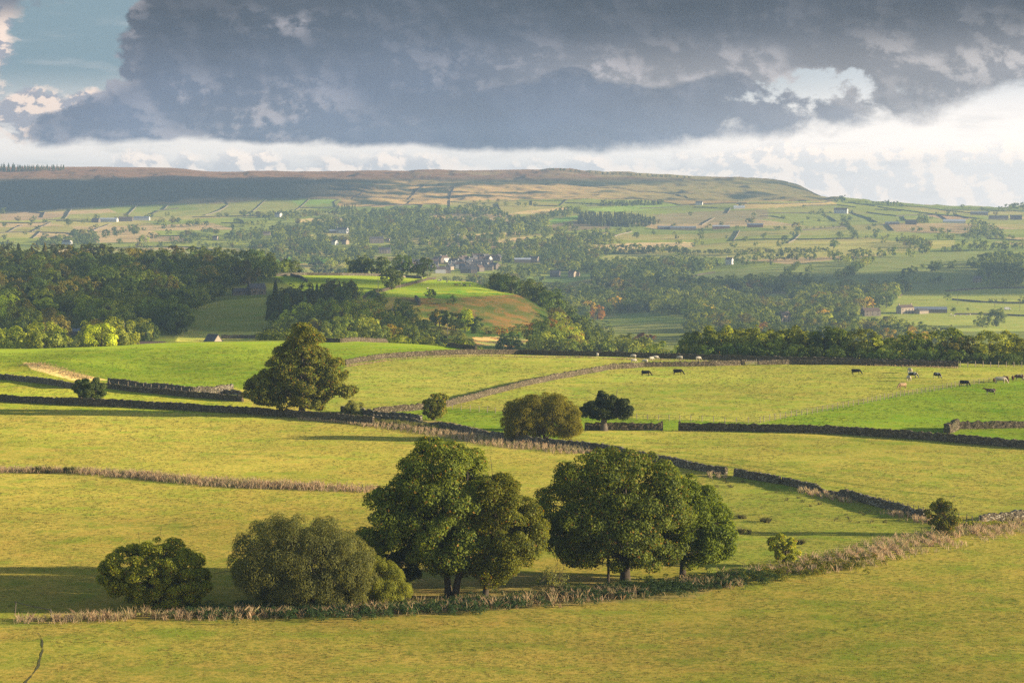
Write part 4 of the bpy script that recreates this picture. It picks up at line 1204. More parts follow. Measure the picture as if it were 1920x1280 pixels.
def lone(items, where, mix=NORMAL, shapes={'round': 1, 'wide': 1}, ymin=1900):
    for px, py, h in items:
        W = hit(px, py, ymin)
        put(W[0], W[1], h, mix, shapes, where)

# ------------------------------------------------------------------ buildings
M['gritstone'] = simple_mat('gritstone_masonry', (0.27, 0.22, 0.165), (0.17, 0.14, 0.11), 1.2, 0.95)
M['gritstone_pale'] = simple_mat('pale_masonry', (0.50, 0.40, 0.29), (0.36, 0.29, 0.21), 1.2, 0.95)
M['render_white'] = simple_mat('white_render', (0.78, 0.74, 0.68), (0.66, 0.62, 0.56), 1.0, 0.9)
M['slate'] = simple_mat('stone_slates', (0.14, 0.13, 0.125), (0.085, 0.08, 0.08), 2.0, 0.8)
M['slate_warm'] = simple_mat('brown_roof_tiles', (0.20, 0.135, 0.10), (0.12, 0.085, 0.065), 2.0, 0.85)
M['sheet_roof'] = simple_mat('grey_sheet_roof', (0.30, 0.33, 0.37), (0.20, 0.22, 0.25), 0.6, 0.55)
M['sheet_white'] = simple_mat('pale_sheet_roof', (0.66, 0.68, 0.70), (0.50, 0.52, 0.55), 0.6, 0.5)
M['brick'] = simple_mat('orange_brick', (0.40, 0.20, 0.12), (0.26, 0.13, 0.08), 1.5, 0.9)
M['pane'] = simple_mat('dark_window_glass', (0.03, 0.035, 0.04), (0.02, 0.02, 0.025), 1.0, 0.15, 0.0, 0.0, 0.5)


def building(px, py, w, d, h, rz, label, name='stone_house', cat='house', wallm='gritstone', roofm='slate', pitch=0.62, chim=0, win=0, ymin=1900, group=None, door=False, off=0.0, sink=0.0):
    B = hit(px, py, ymin)
    B = B + np.array([0, off, 0]); B[2] = float(H(B[0], B[1])) - sink
    root = empty(name, B, rz)
    tag(root, label, cat, group)
    rh = d / 2 * pitch
    b = MB()
    V = [(-w/2, -d/2, -1.5), (w/2, -d/2, -1.5), (w/2, d/2, -1.5), (-w/2, d/2, -1.5), (-w/2, -d/2, h), (w/2, -d/2, h), (w/2, d/2, h), (-w/2, d/2, h), (-w/2, 0, h + rh), (w/2, 0, h + rh)]
    b.add(V, [(0, 1, 5, 4), (2, 3, 7, 6), (1, 2, 6, 5), (3, 0, 4, 7), (3, 2, 1, 0)], [(5, 6, 9), (7, 4, 8)])
    obj('wall', b.mesh('wall', [M[wallm]]), root)
    r = MB()
    ov, t = 0.35, 0.22
    for s in (-1, 1):
        e0 = np.array([0, 0, h + rh + 0.03]); e1 = np.array([0, s * (d/2 + ov), h - ov * pitch + 0.03])
        Vr = []
        for xx in (-w/2 - ov * 0.6, w/2 + ov * 0.6):
            for zz in (0, t):
                Vr += [(xx, e0[1], e0[2] + zz), (xx, e1[1], e1[2] + zz)]
        r.add(Vr, [(0, 1, 5, 4), (2, 6, 7, 3), (0, 2, 3, 1), (4, 5, 7, 6), (1, 3, 7, 5), (0, 4, 6, 2)])
    ro = obj('roof', r.mesh('roof', [M[roofm]]), root)
    for c in range(chim):
        cx = [-w/2 + 0.5, w/2 - 0.5, 0][c]
        cb = MB(); cb.box((cx, 0, h + rh + 0.5), (0.9, 0.75, 1.7)); cb.box((cx, 0, h + rh + 1.45), (1.1, 0.95, 0.2))
        obj('chimney', cb.mesh('chimney', [M[wallm]]), ro)
    if win:
        for row_ in range(2 if h > 4.4 else 1):
            for i in range(win):
                x = -w/2 + w * (i + 0.5) / win
                z = 1.5 + 2.6 * row_
                wb = MB(); wb.box((x, -d/2 - 0.01, z), (1.0, 0.14, 1.2))
                wo = obj('window', wb.mesh('window', [M['pane']]), root)
                sb = MB(); sb.box((x, -d/2 - 0.08, z - 0.68), (1.25, 0.22, 0.14)); obj('sill', sb.mesh('sill', [M['gritstone_pale']]), wo)
    if door:
        db = MB(); db.box((w * 0.08, -d/2 - 0.02, 1.0), (1.0, 0.12, 2.1)); obj('door', db.mesh('door', [M['wood_post']]), root)
    q = project(B[0], B[1], B[2])
    BLOCK.append((px, py, w * 0.5 / B[1] * F + 1.5, B[1]))
    return root


R_ = math.radians
building(1697, 588, 16, 7.5, 6.0, R_(32), 'pale sunlit stone farmhouse with two chimneys on the right of the valley floor', wallm='gritstone_pale', roofm='slate_warm', chim=2, win=4, door=True)
building(1741, 586, 34, 14, 3.4, R_(-5), 'long low grey-roofed farm shed beside the pale farmhouse', 'farm_shed', 'shed', 'gritstone', 'sheet_roof', 0.3)
building(1729, 588, 11, 6, 3.0, R_(30), 'small stone outbuilding in front of the long grey farm shed', 'stone_barn', 'barn', 'gritstone_pale', 'slate')
building(1632, 592, 17, 9, 4.6, R_(20), 'brown-roofed stone building among trees left of the pale farmhouse', roofm='slate_warm', chim=1, win=3)
building(1832, 529, 8, 8, 4.5, R_(10), 'lone stone field barn at the foot of the dark hillside wood, far right', 'stone_barn', 'barn', 'gritstone', 'slate')
building(1470, 603, 9, 8, 6.5, R_(25), 'pinkish roof with tall chimneys half sunk in the valley trees', roofm='slate_warm', chim=2, win=2, wallm='gritstone_pale')
building(481, 552, 9.5, 8, 4.0, R_(22), 'old dark stone house under the big beech trees above the pale sloping field', chim=1, win=2, ymin=1300, door=True)
building(455, 553, 12, 5, 2.4, R_(14), 'low stone outbuilding left of the old dark house', 'stone_barn', 'barn', ymin=1300)
building(400, 650, 6.5, 6.0, 3.6, R_(-42), 'dark roof with a bright pointed gable end just behind the green field crest', 'stone_barn', 'barn', 'gritstone_pale', 'slate', 1.2, ymin=790, sink=1.8)
building(284, 652, 12, 7, 2.2, R_(2), 'long low brown roof showing over the green field crest', 'farm_shed', 'shed', 'gritstone', 'slate_warm', 0.7, ymin=790, sink=2.0)
building(138, 628, 6, 5, 2.6, R_(10), 'small pale-roofed hut among the trees at far left', 'hut', 'hut', 'gritstone', 'sheet_roof', 0.5, ymin=900, sink=0.8)
building(1577, 400, 26, 12, 7, R_(-18), 'upland farmhouse with a bright gable below the right skyline', wallm='render_white', roofm='slate_warm', chim=1, win=4)
building(1416, 426, 28, 12, 4.5, R_(-8), 'brick-walled farm shed with a blue-grey roof on the right hillside', 'farm_shed', 'shed', 'brick', 'sheet_roof', 0.35)
building(1280, 431, 46, 14, 4.0, R_(2), 'very long low grey farm sheds, left of the farm row on the hillside', 'farm_shed', 'shed', 'gritstone', 'sheet_roof', 0.3)
building(1247, 430, 26, 12, 4.0, R_(2), 'grey shed at the left end of the hillside farm row', 'farm_shed', 'shed', 'gritstone', 'sheet_roof', 0.3)
building(1352, 429, 30, 12, 4.5, R_(-3), 'pale-roofed shed in the middle of the hillside farm row', 'farm_shed', 'shed', 'brick', 'sheet_white', 0.3)
building(1386, 391, 22, 7, 2.6, R_(0), 'tiny white polytunnel alone on the brown upland pasture', 'polytunnel', 'polytunnel', 'render_white', 'sheet_white', 0.8)
building(1311, 384, 14, 8, 4.5, R_(-15), 'small white-ended barn at the foot of the tan moor slope', 'stone_barn', 'barn', 'render_white', 'slate')
building(1789, 418, 40, 12, 3.4, R_(-6), 'white polytunnel on the upper right hillside', 'polytunnel', 'polytunnel', 'render_white', 'sheet_white', 0.5)
building(1708, 421, 20, 9, 5.5, R_(-10), 'grey stone farmhouse beside a copse on the upper right hillside', chim=2, win=3)
building(1673, 421, 24, 10, 3.2, R_(-2), 'blue-roofed shed left of the upper right farmhouse', 'farm_shed', 'shed', 'gritstone', 'sheet_roof', 0.3)
building(1836, 403, 34, 10, 4.5, R_(-3), 'low grey farm range just under the right skyline', 'farm_shed', 'shed', 'gritstone', 'sheet_roof', 0.4)
building(1872, 412, 36, 11, 4.5, R_(-5), 'pale-fronted terrace on the upper far right', wallm='gritstone_pale', roofm='slate')
building(1905, 412, 22, 10, 5.5, R_(-12), 'stone farm behind round trees at the far right', wallm='gritstone', roofm='slate', chim=2)
building(1368, 496, 9, 8, 7, R_(-25), 'tall house with a white gable between big trees on the right slope', wallm='render_white', roofm='slate_warm', chim=2, win=2)
building(1073, 519, 9, 8, 5.5, R_(-30), 'pink-gabled stone cottage at the top of the striped green meadow', wallm='gritstone_pale', roofm='slate_warm', chim=1, win=2)
building(1082, 518, 7, 6, 3.5, R_(-10), 'small annexe right of the pink-gabled cottage', 'stone_barn', 'barn', 'gritstone_pale', 'slate_warm')
building(1041, 519, 13, 9, 5.5, R_(-12), 'grey stone barn under trees left of the pink-gabled cottage', 'stone_barn', 'barn')
building(980, 492, 24, 11, 4.5, R_(0), 'long shed with a blue-white roof right of the village', 'farm_shed', 'shed', 'gritstone', 'sheet_white', 0.35)
building(1002, 492, 13, 9, 6, R_(-22), 'stone farmhouse with a white gable right of the blue-white shed', wallm='gritstone_pale', roofm='slate', chim=1, win=3)
building(204, 416, 34, 12, 5, R_(-8), 'long pale-roofed farm shed with a white gable below the left moor', 'farm_shed', 'shed', 'render_white', 'sheet_white', 0.4)
building(180, 417, 14, 10, 5, R_(-12), 'stone barn at the left end of the left hillside farm', 'stone_barn', 'barn')
building(236, 415, 26, 11, 5, R_(0), 'brown-roofed barn in the middle of the left hillside farm', 'stone_barn', 'barn', 'gritstone', 'slate_warm')
building(266, 413, 30, 11, 5, R_(-4), 'grey-roofed shed with a white end, right of the left hillside farm', 'farm_shed', 'shed', 'render_white', 'sheet_roof', 0.4)
building(522, 407, 12, 8, 6, R_(-30), 'white-gabled house among trees under the left moor', wallm='render_white', chim=1)
building(126, 459, 14, 8, 5, R_(-25), 'white-ended cottage in the wooded dip at left', wallm='render_white', chim=1)
building(404, 450, 8, 7, 4.5, R_(-20), 'tiny pink cottage alone in the left fields', wallm='gritstone_pale', roofm='slate_warm', chim=1)
building(642, 437, 20, 10, 6, R_(-20), 'pale house with a grey roof above a light strip of meadow', wallm='render_white', chim=2, win=3)
building(624, 437, 11, 8, 4, R_(-10), 'white-roofed garage left of the pale meadow house', 'garage', 'garage', 'gritstone', 'sheet_white', 0.4)
building(706, 456, 22, 9, 7.5, R_(10), 'large stone hall with a lit tower end among trees at mid valley', wallm='gritstone', chim=2, win=4)
building(727, 454, 6, 6, 4, R_(-10), 'little bright hut right of the stone hall', 'hut', 'hut', 'gritstone_pale', 'slate_warm')
building(721, 475, 18, 9, 6, R_(5), 'pinkish stone house in trees above the village', wallm='gritstone_pale', roofm='slate', chim=2, win=4)
building(648, 458, 8, 8, 5, R_(-40), 'small pink gable in the trees, the right of a pair', wallm='gritstone_pale', roofm='slate_warm')
building(628, 459, 8, 8, 5, R_(-40), 'small pale gable in the trees, the left of a pair', wallm='render_white', roofm='slate')
building(500, 441, 12, 7, 4, R_(0), 'low pink cottage in the left centre woods', wallm='gritstone_pale', roofm='slate_warm')
rv = random.Random(5)
vill = [(750, 502), (762, 500), (775, 503), (788, 504), (757, 506), (770, 507), (783, 500), (744, 505), (756, 494.5), (780, 497), (812, 502), (808, 507), (815, 497), (822, 493), (832, 491), (818, 509), (826, 512), (851, 496), (843, 506), (838, 512), (850, 502), (864, 493), (870, 490), (868, 497), (863, 503), (872, 505), (876, 501), (880, 508), (884, 495), (889, 490), (894, 487), (890, 500), (897, 497), (893, 505), (899, 509), (904, 492), (905, 500), (910, 487), (911, 495), (914, 490), (917, 499), (908, 506), (916, 507), (886, 512), (874, 512), (928, 488), (927, 505), (935, 489)]
whites = {8, 14, 17, 20, 24, 31, 39, 41, 28, 16}
for i, (x, y) in enumerate(vill):
    wm = 'render_white' if i in whites else ('gritstone_pale' if i % 3 == 0 else 'gritstone')
    tone = {'render_white': 'white-walled', 'gritstone_pale': 'pale stone', 'gritstone': 'grey stone'}[wm]
    part = 'left end' if x < 800 else ('middle' if x < 858 else 'crowded right half')
    building(x, y, rv.uniform(9, 16), rv.uniform(7.5, 9), rv.uniform(4.5, 6), R_(rv.choice([-35, -28, -5, 8, 60, 70]) + rv.uniform(-5, 5)), None,
             'village_house', 'house', wm, rv.choice(['slate', 'slate', 'slate_warm']), 0.8, chim=rv.choice([1, 2]), group='houses of the village')
vh = {}
for o in list(COL.objects):
    if o.name.startswith('village_house'):
        q = float(project(o.location.x, o.location.y, o.location.z)[0])
        wm = [c for c in o.children if c.name.startswith('wall')][0].data.materials[0].name
        vh.setdefault((wm, 'left end' if q < 800 else ('middle' if q < 858 else 'crowded right half')), []).append((q, o))
for (wm, part), L in vh.items():
    L.sort(key=lambda t: t[0])
    for i, (q, o) in enumerate(L):
        tone = {'white_render': 'white-walled', 'pale_masonry': 'pale stone', 'gritstone_masonry': 'grey stone'}[wm]
        pos = 'leftmost' if i == 0 else ('rightmost' if i == len(L) - 1 else ('second third fourth fifth sixth seventh eighth ninth tenth'.split() + ['%dth' % n_ for n_ in range(11, 40)])[i - 1] + ' from left')
        o['label'] = '%s house in the %s of the village, %s' % (tone, part, pos)
BLOCK += [(760, 506, 22, 3300), (885, 505, 36, 3300), (822, 506, 12, 3300)]


def pole(px, py, h, label, ymin, mt='wood_post', arm=True):
    B = hit(px, py, ymin)
    root = empty('telegraph_pole', B)
    tag(root, label, 'pole', 'telegraph poles')
    b = MB(); b.tube([(0, 0, -0.5), (0, 0, h * 0.5), (0, 0, h)], [0.2, 0.18, 0.15], 6)
    obj('post', b.mesh('post', [M[mt]]), root)
    if arm:
        c = MB(); c.box((0, 0, h - 0.6), (2.0, 0.14, 0.16)); obj('crossarm', c.mesh('crossarm', [M[mt]]), root)


M['pale_pole'] = simple_mat('sun_bleached_wood', (0.42, 0.34, 0.25), (0.3, 0.24, 0.18), 3)
pole(100, 662, 12, 'wooden pole standing before the wood at far left', 790, 'pale_pole', False)
pole(233, 652, 11.5, 'wooden pole with a crossarm left of the long low brown roof', 800, 'pale_pole')
pole(270, 662, 8, 'dark pole in front of the long low brown roof', 780, 'wood_post', False)
pole(634, 566, 11, 'pole left of the pale knoll wall, beside the conifers', 1150, 'pale_pole', False)
pole(709, 552, 10, 'thin pale pole against the knoll wall, below the round tree', 1250, 'pale_pole', False)
pole(750, 541, 10, 'thin pale pole against the knoll wall, right of the round tree', 1350, 'pale_pole', False)
pole(801, 523, 10, 'pole on the knoll skyline by the end of the wall', 1600, 'wood_post', False)
pole(736, 604, 9, 'pole rising from the scrub below the sheepfold', 1100, 'pale_pole', False)
pole(839, 634, 7, 'pole in orange scrub near the near wall', 1050, 'pale_pole', False)
pole(901, 541, 14, 'tall pole beyond the right shoulder of the knoll, nearer its top', 1900, 'pale_pole', False)
pole(951, 532, 13, 'tall pale pole beyond the knoll, against dark valley trees', 1900, 'pale_pole', False)
pole(970, 559, 9, 'dark pole at the edge of the wood right of the knoll', 1450, 'wood_post', False)
pole(1795, 570, 9, 'pole in the sunny meadow above the long grey sheds', 1950)
pole(1865, 577, 9, 'pole left of the white van on the valley track', 1950)
pole(1912, 583, 9, 'pole right of the white van at the far right', 1950)
pole(1693, 532, 9, 'pole in front of dark bushes on the right slope', 2300, 'pale_pole', False)
pole(1213, 640, 9, 'slim pale pole among trees near the dark purple tree', 900, 'pale_pole', False)


def mast():
    B = hit(859, 478, 2500)
    root = empty('lattice_mast', B); tag(root, 'slender lattice mast above the village, with a small white head', 'mast')
    h = 30
    b = MB()
    for sx, sy in ((-1, -1), (1, -1), (1, 1), (-1, 1)):
        b.tube([(sx * 1.6, sy * 1.6, 0), (sx * 0.5, sy * 0.5, h)], [0.16, 0.12], 4)
    for k in range(9):
        z0, z1 = h * k / 9, h * (k + 1) / 9
        w0, w1 = 1.6 - 1.1 * k / 9, 1.6 - 1.1 * (k + 1) / 9
        for q in range(4):
            a = [(-1, -1), (1, -1), (1, 1), (-1, 1)][q]; c = [(1, -1), (1, 1), (-1, 1), (-1, -1)][q]
            b.tube([(a[0] * w0, a[1] * w0, z0), (c[0] * w1, c[1] * w1, z1)], [0.09, 0.09], 3)
    obj('tower', b.mesh('tower', [M['wire']]), root)
    c = MB(); c.box((0, 0, h + 0.6), (3.4, 1.2, 1.2)); c.tube([(0, 0, h), (0, 0, h + 3)], [0.12, 0.06], 4)
    obj('antenna', c.mesh('antenna', [M['render_white']]), root)


mast()


def van():
    B = hit(1889, 581, 1950)
    root = empty('white_van', B, 0.1); tag(root, 'small white van parked on the valley track at far right', 'van')
    b = MB()
    prof = [(-3.2, 0.5), (-3.2, 2.6), (-2.9, 2.8), (1.6, 2.8), (2.5, 1.7), (3.2, 1.45), (3.3, 0.5)]
    V = [(x, -1, z) for x, z in prof] + [(x, 1, z) for x, z in prof]
    n = len(prof)
    b.add(V, [(i, (i + 1) % n, n + (i + 1) % n, n + i) for i in range(n)], [(0, i + 1, i) for i in range(1, n - 1)] + [(n, n + i, n + i + 1) for i in range(1, n - 1)])
    obj('body', b.mesh('body', [M['render_white']]), root)
    for x in (-2, 2):
        for y in (-1, 1):
            w = MB(); w.tube([(x, y - 0.12, 0.42), (x, y + 0.12, 0.42)], [0.42, 0.42], 12); obj('wheel', w.mesh('wheel', [M['pane']]), root)
    w = MB(); w.add([(1.75, -1.02, 1.75), (2.35, -1.02, 1.75), (1.6, -1.02, 2.5), (1.1, -1.02, 2.5)], [(0, 1, 2, 3)]); obj('window', w.mesh('window', [M['pane']]), root)


van()

# ------------------------------------------------------------------ where the trees stand
SH_B = {'bush': 3, 'round': 1}
AUT = {'wood_mid': 5, 'wood_light': 3, 'wood_dark': 1.5, 'wood_brown': 1.2, 'wood_orange': 0.3, 'wood_yellow': 0.25, 'wood_lime': 1.0}
LW = 'in the big wood at left'
zone([(-120, 1280), (90, 1290), (200, 1300), (300, 1320), (345, 1400), (430, 1500), (500, 1570), (522, 1640), (512, 1700), (430, 1760), (-120, 1790)], 17.5, (14, 19), 'on the left wood upper slope', {'wood_mid': 4, 'wood_dark': 3, 'wood_brown': 2}, space='pY')
zone([(-120, 1120), (90, 1120), (250, 1150), (325, 1210), (330, 1300), (180, 1300), (-120, 1300)], 16, (12, 17), 'on the left wood mid-slope', AUT, space='pY')
zone([(-120, 880), (340, 900), (345, 960), (250, 1000), (120, 1010), (-120, 1000)], 14, (11, 15), 'on the left wood front edge', {'wood_light': 4, 'wood_mid': 3, 'wood_lime': 2}, space='pY', keep=0.9)
zone([(-120, 1000), (120, 1010), (250, 1000), (330, 1000), (320, 1100), (200, 1120), (-120, 1110)], 14, (10, 14), 'in the left wood hollow', AUT, space='pY', keep=0.75)
zone([(-120, 1700), (215, 1700), (215, 1790), (-120, 1790)], 9.5, (17, 22), 'topping the left wood', {'wood_conifer': 1, 'wood_brown': 0.8}, {'conifer': 1, 'tall': 0.8}, space='pY')
lone([(412, 556, 17)], 'standing left of the old dark house, above the pale sloping field', {'wood_mid': 1}, {'wide': 1}, 1300)
lone([(437, 555, 17)], 'slender and pale beside the low outbuilding', {'wood_light': 1}, {'tall': 1}, 1300)
row([(503, 560), (508, 572), (512, 585), (520, 598), (530, 612)], 7, (14, 17), 'along the right edge of the sloping field', {'wood_conifer': 2, 'wood_dark': 1}, {'conifer': 1, 'tall': 1}, 1040)
row([(330, 628), (318, 612), (322, 600), (345, 585), (365, 572), (390, 562)], 10, (10, 14), 'along the left edge of the sloping field', {'wood_mid': 2, 'wood_dark': 1}, {'round': 1, 'wide': 1}, 1040)
lone([(468, 551, 13)], 'pointed and dark behind the low outbuilding', {'wood_conifer': 1}, {'conifer': 1}, 1300)
row([(520, 516), (540, 515), (560, 514)], 11, (10, 12), 'in the dark clump behind the left knoll field', {'wood_dark': 2, 'wood_mid': 1}, {'wide': 1, 'round': 1}, 1560)
row([(590, 514), (610, 514.5), (640, 515), (680, 516), (710, 517), (745, 518), (770, 519), (798, 521)], 10, (12, 16), 'in the row behind the knoll top', {'wood_dark': 2, 'wood_mid': 3, 'wood_light': 0.5}, {'round': 4, 'wide': 3, 'conifer': 0.5}, 1650)
row([(805, 523), (830, 525), (860, 529), (885, 533), (910, 537), (935, 540)], 11, (6, 9), 'peeping over the right shoulder of the knoll', {'wood_mid': 3, 'wood_light': 1}, {'bush': 1, 'round': 1}, 1700)
lone([(735, 543, 13.5)], 'standing alone on the knoll beside its pale wall', {'wood_light': 1, 'wood_mid': 1}, {'round': 1}, 1250)
lone([(808, 561, 6.5)], 'small and round at the lip of the bracken slope', {'wood_mid': 1}, {'round': 1}, 1250)
lone([(850, 571, 6)], 'small and dark on the bracken slope', {'wood_dark': 1}, {'bush': 1}, 1250)
KC = 'in the left knoll clump'
zone([(505, 1180), (560, 1210), (640, 1270), (672, 1330), (660, 1370), (600, 1340), (500, 1300)], 8.0, (9, 13), KC, {'wood_conifer': 2, 'wood_dark': 1}, {'conifer': 2, 'tall': 1.5}, space='pY')
zone([(612, 1375), (655, 1375), (655, 1405), (612, 1405)], 11, (11, 12.5), 'rising behind the knoll conifers', {'wood_brown': 2, 'wood_light': 1}, {'tall': 1}, space='pY')
KF = 'on the wooded knoll flank'
zone([(495, 1020), (560, 1010), (640, 1020), (760, 1030), (870, 1040), (880, 1130), (800, 1170), (730, 1180), (650, 1210), (560, 1200), (505, 1180)], 13.0, (8, 12), KF, {'wood_mid': 4, 'wood_light': 3, 'wood_lime': 2, 'wood_brown': 0.8, 'wood_yellow': 0.3, 'wood_dark': 0.8}, {'round': 3, 'tall': 1.5, 'dome': 2, 'bush': 1}, space='pY', keep=0.9)
zone([(480, 850), (700, 850), (860, 860), (900, 900), (880, 1000), (700, 1010), (500, 1010)], 13.0, (10, 13), 'just beyond the bright green field', {'wood_mid': 4, 'wood_light': 1}, {'wide': 2, 'dome': 2, 'round': 1}, space='pY', keep=0.75)
row([(640, 562), (690, 566), (740, 580), (760, 590)], 14, (6, 9), 'dotted over the knoll flank under the sheepfold', AUT, {'round': 1, 'bush': 1}, 1150)
row([(690, 592), (720, 600), (790, 606), (820, 612), (850, 618), (880, 624)], 9, (7, 11), KF, {'wood_mid': 2, 'wood_light': 1, 'wood_yellow': 0.5, 'wood_dark': 1}, {'round': 2, 'tall': 1}, 1120)
lone([(872, 622, 13)], 'bright lime-green and upright at the left foot of the bracken slope', {'wood_lime': 1}, {'tall': 1}, 1120)
lone([(992, 636, 9)], 'rusty and round below the bracken slope', {'wood_orange': 1}, {'round': 1}, 1150)
lone([(1017, 634, 9.5)], 'blue-green and round, right of the rusty one below the bracken slope', {'wood_mid': 1}, {'round': 1}, 1150)
row([(905, 628), (925, 630), (940, 626), (955, 628), (975, 622)], 9, (3, 5), 'among low bushes at the foot of the bracken slope', {'wood_dark': 1, 'wood_brown': 2, 'wood_orange': 1}, {'bush': 1}, 1150)
row([(1040, 622), (1050, 612), (1052, 600), (1050, 588), (1035, 578), (1012, 568), (985, 558)], 8, (6, 9), 'along the bracken edge', {'wood_brown': 2, 'wood_orange': 0.8, 'wood_mid': 1.5, 'wood_light': 1}, {'round': 2, 'tall': 1}, 1200)
zone([(925, 1560), (975, 1530), (1010, 1470), (1040, 1430), (1075, 1380), (1100, 1260), (1130, 1240), (1140, 1500), (1080, 1620), (930, 1620)], 13, (12, 16), 'in the hanging wood', {'wood_mid': 4, 'wood_dark': 2}, space='pY')
zone([(1000, 1100), (1090, 1090), (1200, 1090), (1260, 1120), (1260, 1240), (1120, 1240), (1060, 1230), (1010, 1180)], 13, (11, 16), 'in the wood below the hanging wood', AUT, space='pY')
row([(960, 665), (1010, 663), (1070, 663)], 13, (8, 12), 'just behind the far sunlit wall, right of centre', {'wood_dark': 1, 'wood_mid': 2, 'wood_lime': 0.6}, {'dome': 1, 'round': 1}, 850)
lone([(1080, 690, 14), (1110, 690, 13)], 'bright and round behind the far wall', {'wood_mid': 1, 'wood_lime': 1}, {'dome': 1, 'round': 1}, 860)
lone([(1175, 700, 18), (1205, 700, 17), (1190, 690, 19)], 'in the great pale olive clump beyond the far wall', {'wood_light': 1}, {'dome': 1}, 900)
lone([(1208, 668, 15)], 'dark purple among green ones beyond the far wall', {'wood_purple': 1}, {'round': 1}, 1200)
lone([(1112, 640, 17), (1135, 640, 16)], 'right of the hanging wood', {'wood_mid': 1}, {'tall': 1}, 1250)
lone([(1120, 600, 15)], 'copper-topped at the corner of the hanging wood', {'wood_orange': 1}, {'round': 1}, 1500)
lone([(1240, 690, 13), (1262, 692, 14), (1285, 690, 12), (1225, 690, 9)], 'behind the far wall near the belt', {'wood_lime': 1, 'wood_mid': 1}, {'round': 1, 'dome': 1}, 860)
zone([(1210, 900), (1300, 900), (1460, 900), (1500, 960), (1480, 1200), (1300, 1250), (1220, 1150)], 14, (12, 17), 'in the hollow behind the belt', {**NORMAL, 'wood_brown': 1.5, 'wood_lime': 0.5}, space='pY', keep=0.85)
# belt behind the far wall on the right
zone([(1292, 742), (1340, 735), (1600, 715), (2050, 705), (2050, 765), (1500, 790), (1300, 800)], 6.2, (8.5, 12), 'in the right-hand belt', {'wood_light': 3.5, 'wood_mid': 3, 'wood_dark': 0.8, 'wood_yellow': 0.12, 'wood_brown': 0.8}, {'tall': 3, 'dome': 2}, space='pY')
zone([(1292, 725), (1600, 706), (2050, 692), (2050, 702), (1600, 712), (1300, 735)], 4.0, (3.5, 5.5), 'at the foot of the right-hand belt', {'wood_dark': 1}, {'bush': 1}, space='pY')
# valley floor woods
VF = 'in the valley-floor wood'
zone([(1100, 552), (1130, 540), (1200, 535), (1300, 535), (1330, 548), (1330, 600), (1300, 606), (1215, 598), (1100, 590)], 15, (12, 17), VF + ', knoll side', {**NORMAL, 'wood_orange': 0.1, 'wood_yellow': 0.2}, yr=(1850, 3000))
zone([(1290, 545), (1350, 540), (1400, 534), (1500, 536), (1560, 548), (1600, 545), (1650, 550), (1700, 545), (1770, 550), (1775, 575), (1700, 585), (1640, 580), (1640, 600), (1700, 612), (1790, 620), (1790, 650), (1300, 650), (1300, 600)], 16, (12, 17), VF + ' near the pale farmhouse', {**NORMAL, 'wood_orange': 0.12, 'wood_brown': 1.0, 'wood_yellow': 0.2}, yr=(1500, 3000))
lone([(1400, 557, 13), (1420, 558, 13), (1433, 558, 13)], 'standing in the small bright park field of the valley', {'wood_mid': 1}, {'wide': 1}, 2000)
lone([(1868, 612, 17), (1842, 614, 14)], 'standing above the belt at far right', {'wood_mid': 1, 'wood_dark': 1}, {'dome': 1}, 1950)
lone([(1884, 541, 18)], 'large single oak-like on the wall line, far right', {'wood_mid': 1}, {'wide': 1}, 2400)
lone([(1777, 563, 8), (1788, 586, 6), (1857, 566, 4), (1868, 567, 4), (1882, 567, 5), (1918, 570, 9), (1815, 583, 3.5)], 'small, dotted over the sunny meadows at far right', NORMAL, {'round': 1, 'bush': 1}, 1950)
zone([(880, 520), (960, 520), (1000, 545), (1100, 552), (1100, 600), (1040, 600), (975, 560), (905, 545)], 16, (11, 15), VF + ' behind the knoll', {**NORMAL}, yr=(1900, 3000))
zone([(810, 515), (900, 512), (960, 512), (985, 530), (960, 545), (900, 540), (830, 528)], 16, (11, 15), VF + ' behind the knoll', {**NORMAL}, yr=(1900, 3400))
# the great scatter at the centre of the valley
CT = 'amid the far valley scatter'
zone([(470, 470), (490, 440), (560, 430), (600, 418), (680, 403), (760, 400), (860, 397), (960, 410), (1000, 408), (1090, 415), (1080, 440), (1150, 445), (1150, 470), (1200, 475), (1110, 500), (1110, 520), (980, 535), (930, 515), (800, 515), (560, 515), (480, 500)], 19, (11, 16), CT, NORMAL, yr=(2300, 5000), thin=(330, -0.30), keep=0.95)
zone([(600, 402), (680, 398), (760, 396), (860, 394), (890, 392), (940, 396), (960, 410), (860, 404), (760, 404), (680, 408)], 17, (9, 13), CT, NORMAL, yr=(3600, 5000), keep=0.9)
zone([(1110, 500), (1190, 497), (1300, 492), (1330, 500), (1290, 522), (1230, 530), (1120, 530)], 17, (12, 17), CT, NORMAL, yr=(2300, 4000), thin=(260, -0.35))
zone([(1180, 380), (1500, 384), (1900, 400), (1925, 480), (1500, 470), (1200, 470)], 75, (6, 10), 'scattered over the right-hand pastures', NORMAL, yr=(2800, 5200), keep=0.30, fields=False)
zone([(0, 410), (560, 400), (560, 460), (0, 495)], 62, (7, 12), 'scattered over the left-hand pastures', NORMAL, yr=(2800, 5200), keep=0.45, fields=False)
LF = 'in the left-hand pasture clumps'
zone([(5, 482), (20, 476), (60, 466), (78, 456), (115, 450), (150, 468), (152, 482), (30, 492)], 20, (10, 14), LF, yr=(2300, 4500))
zone([(132, 446), (150, 440), (175, 441), (182, 462), (160, 470), (135, 462)], 20, (11, 15), LF, yr=(2300, 4800))
zone([(150, 480), (185, 478), (220, 490), (205, 496), (160, 492)], 18, (8, 12), LF, yr=(2300, 4500))
zone([(238, 480), (262, 478), (280, 488), (270, 494), (240, 492)], 16, (9, 12), LF, yr=(2300, 4500))
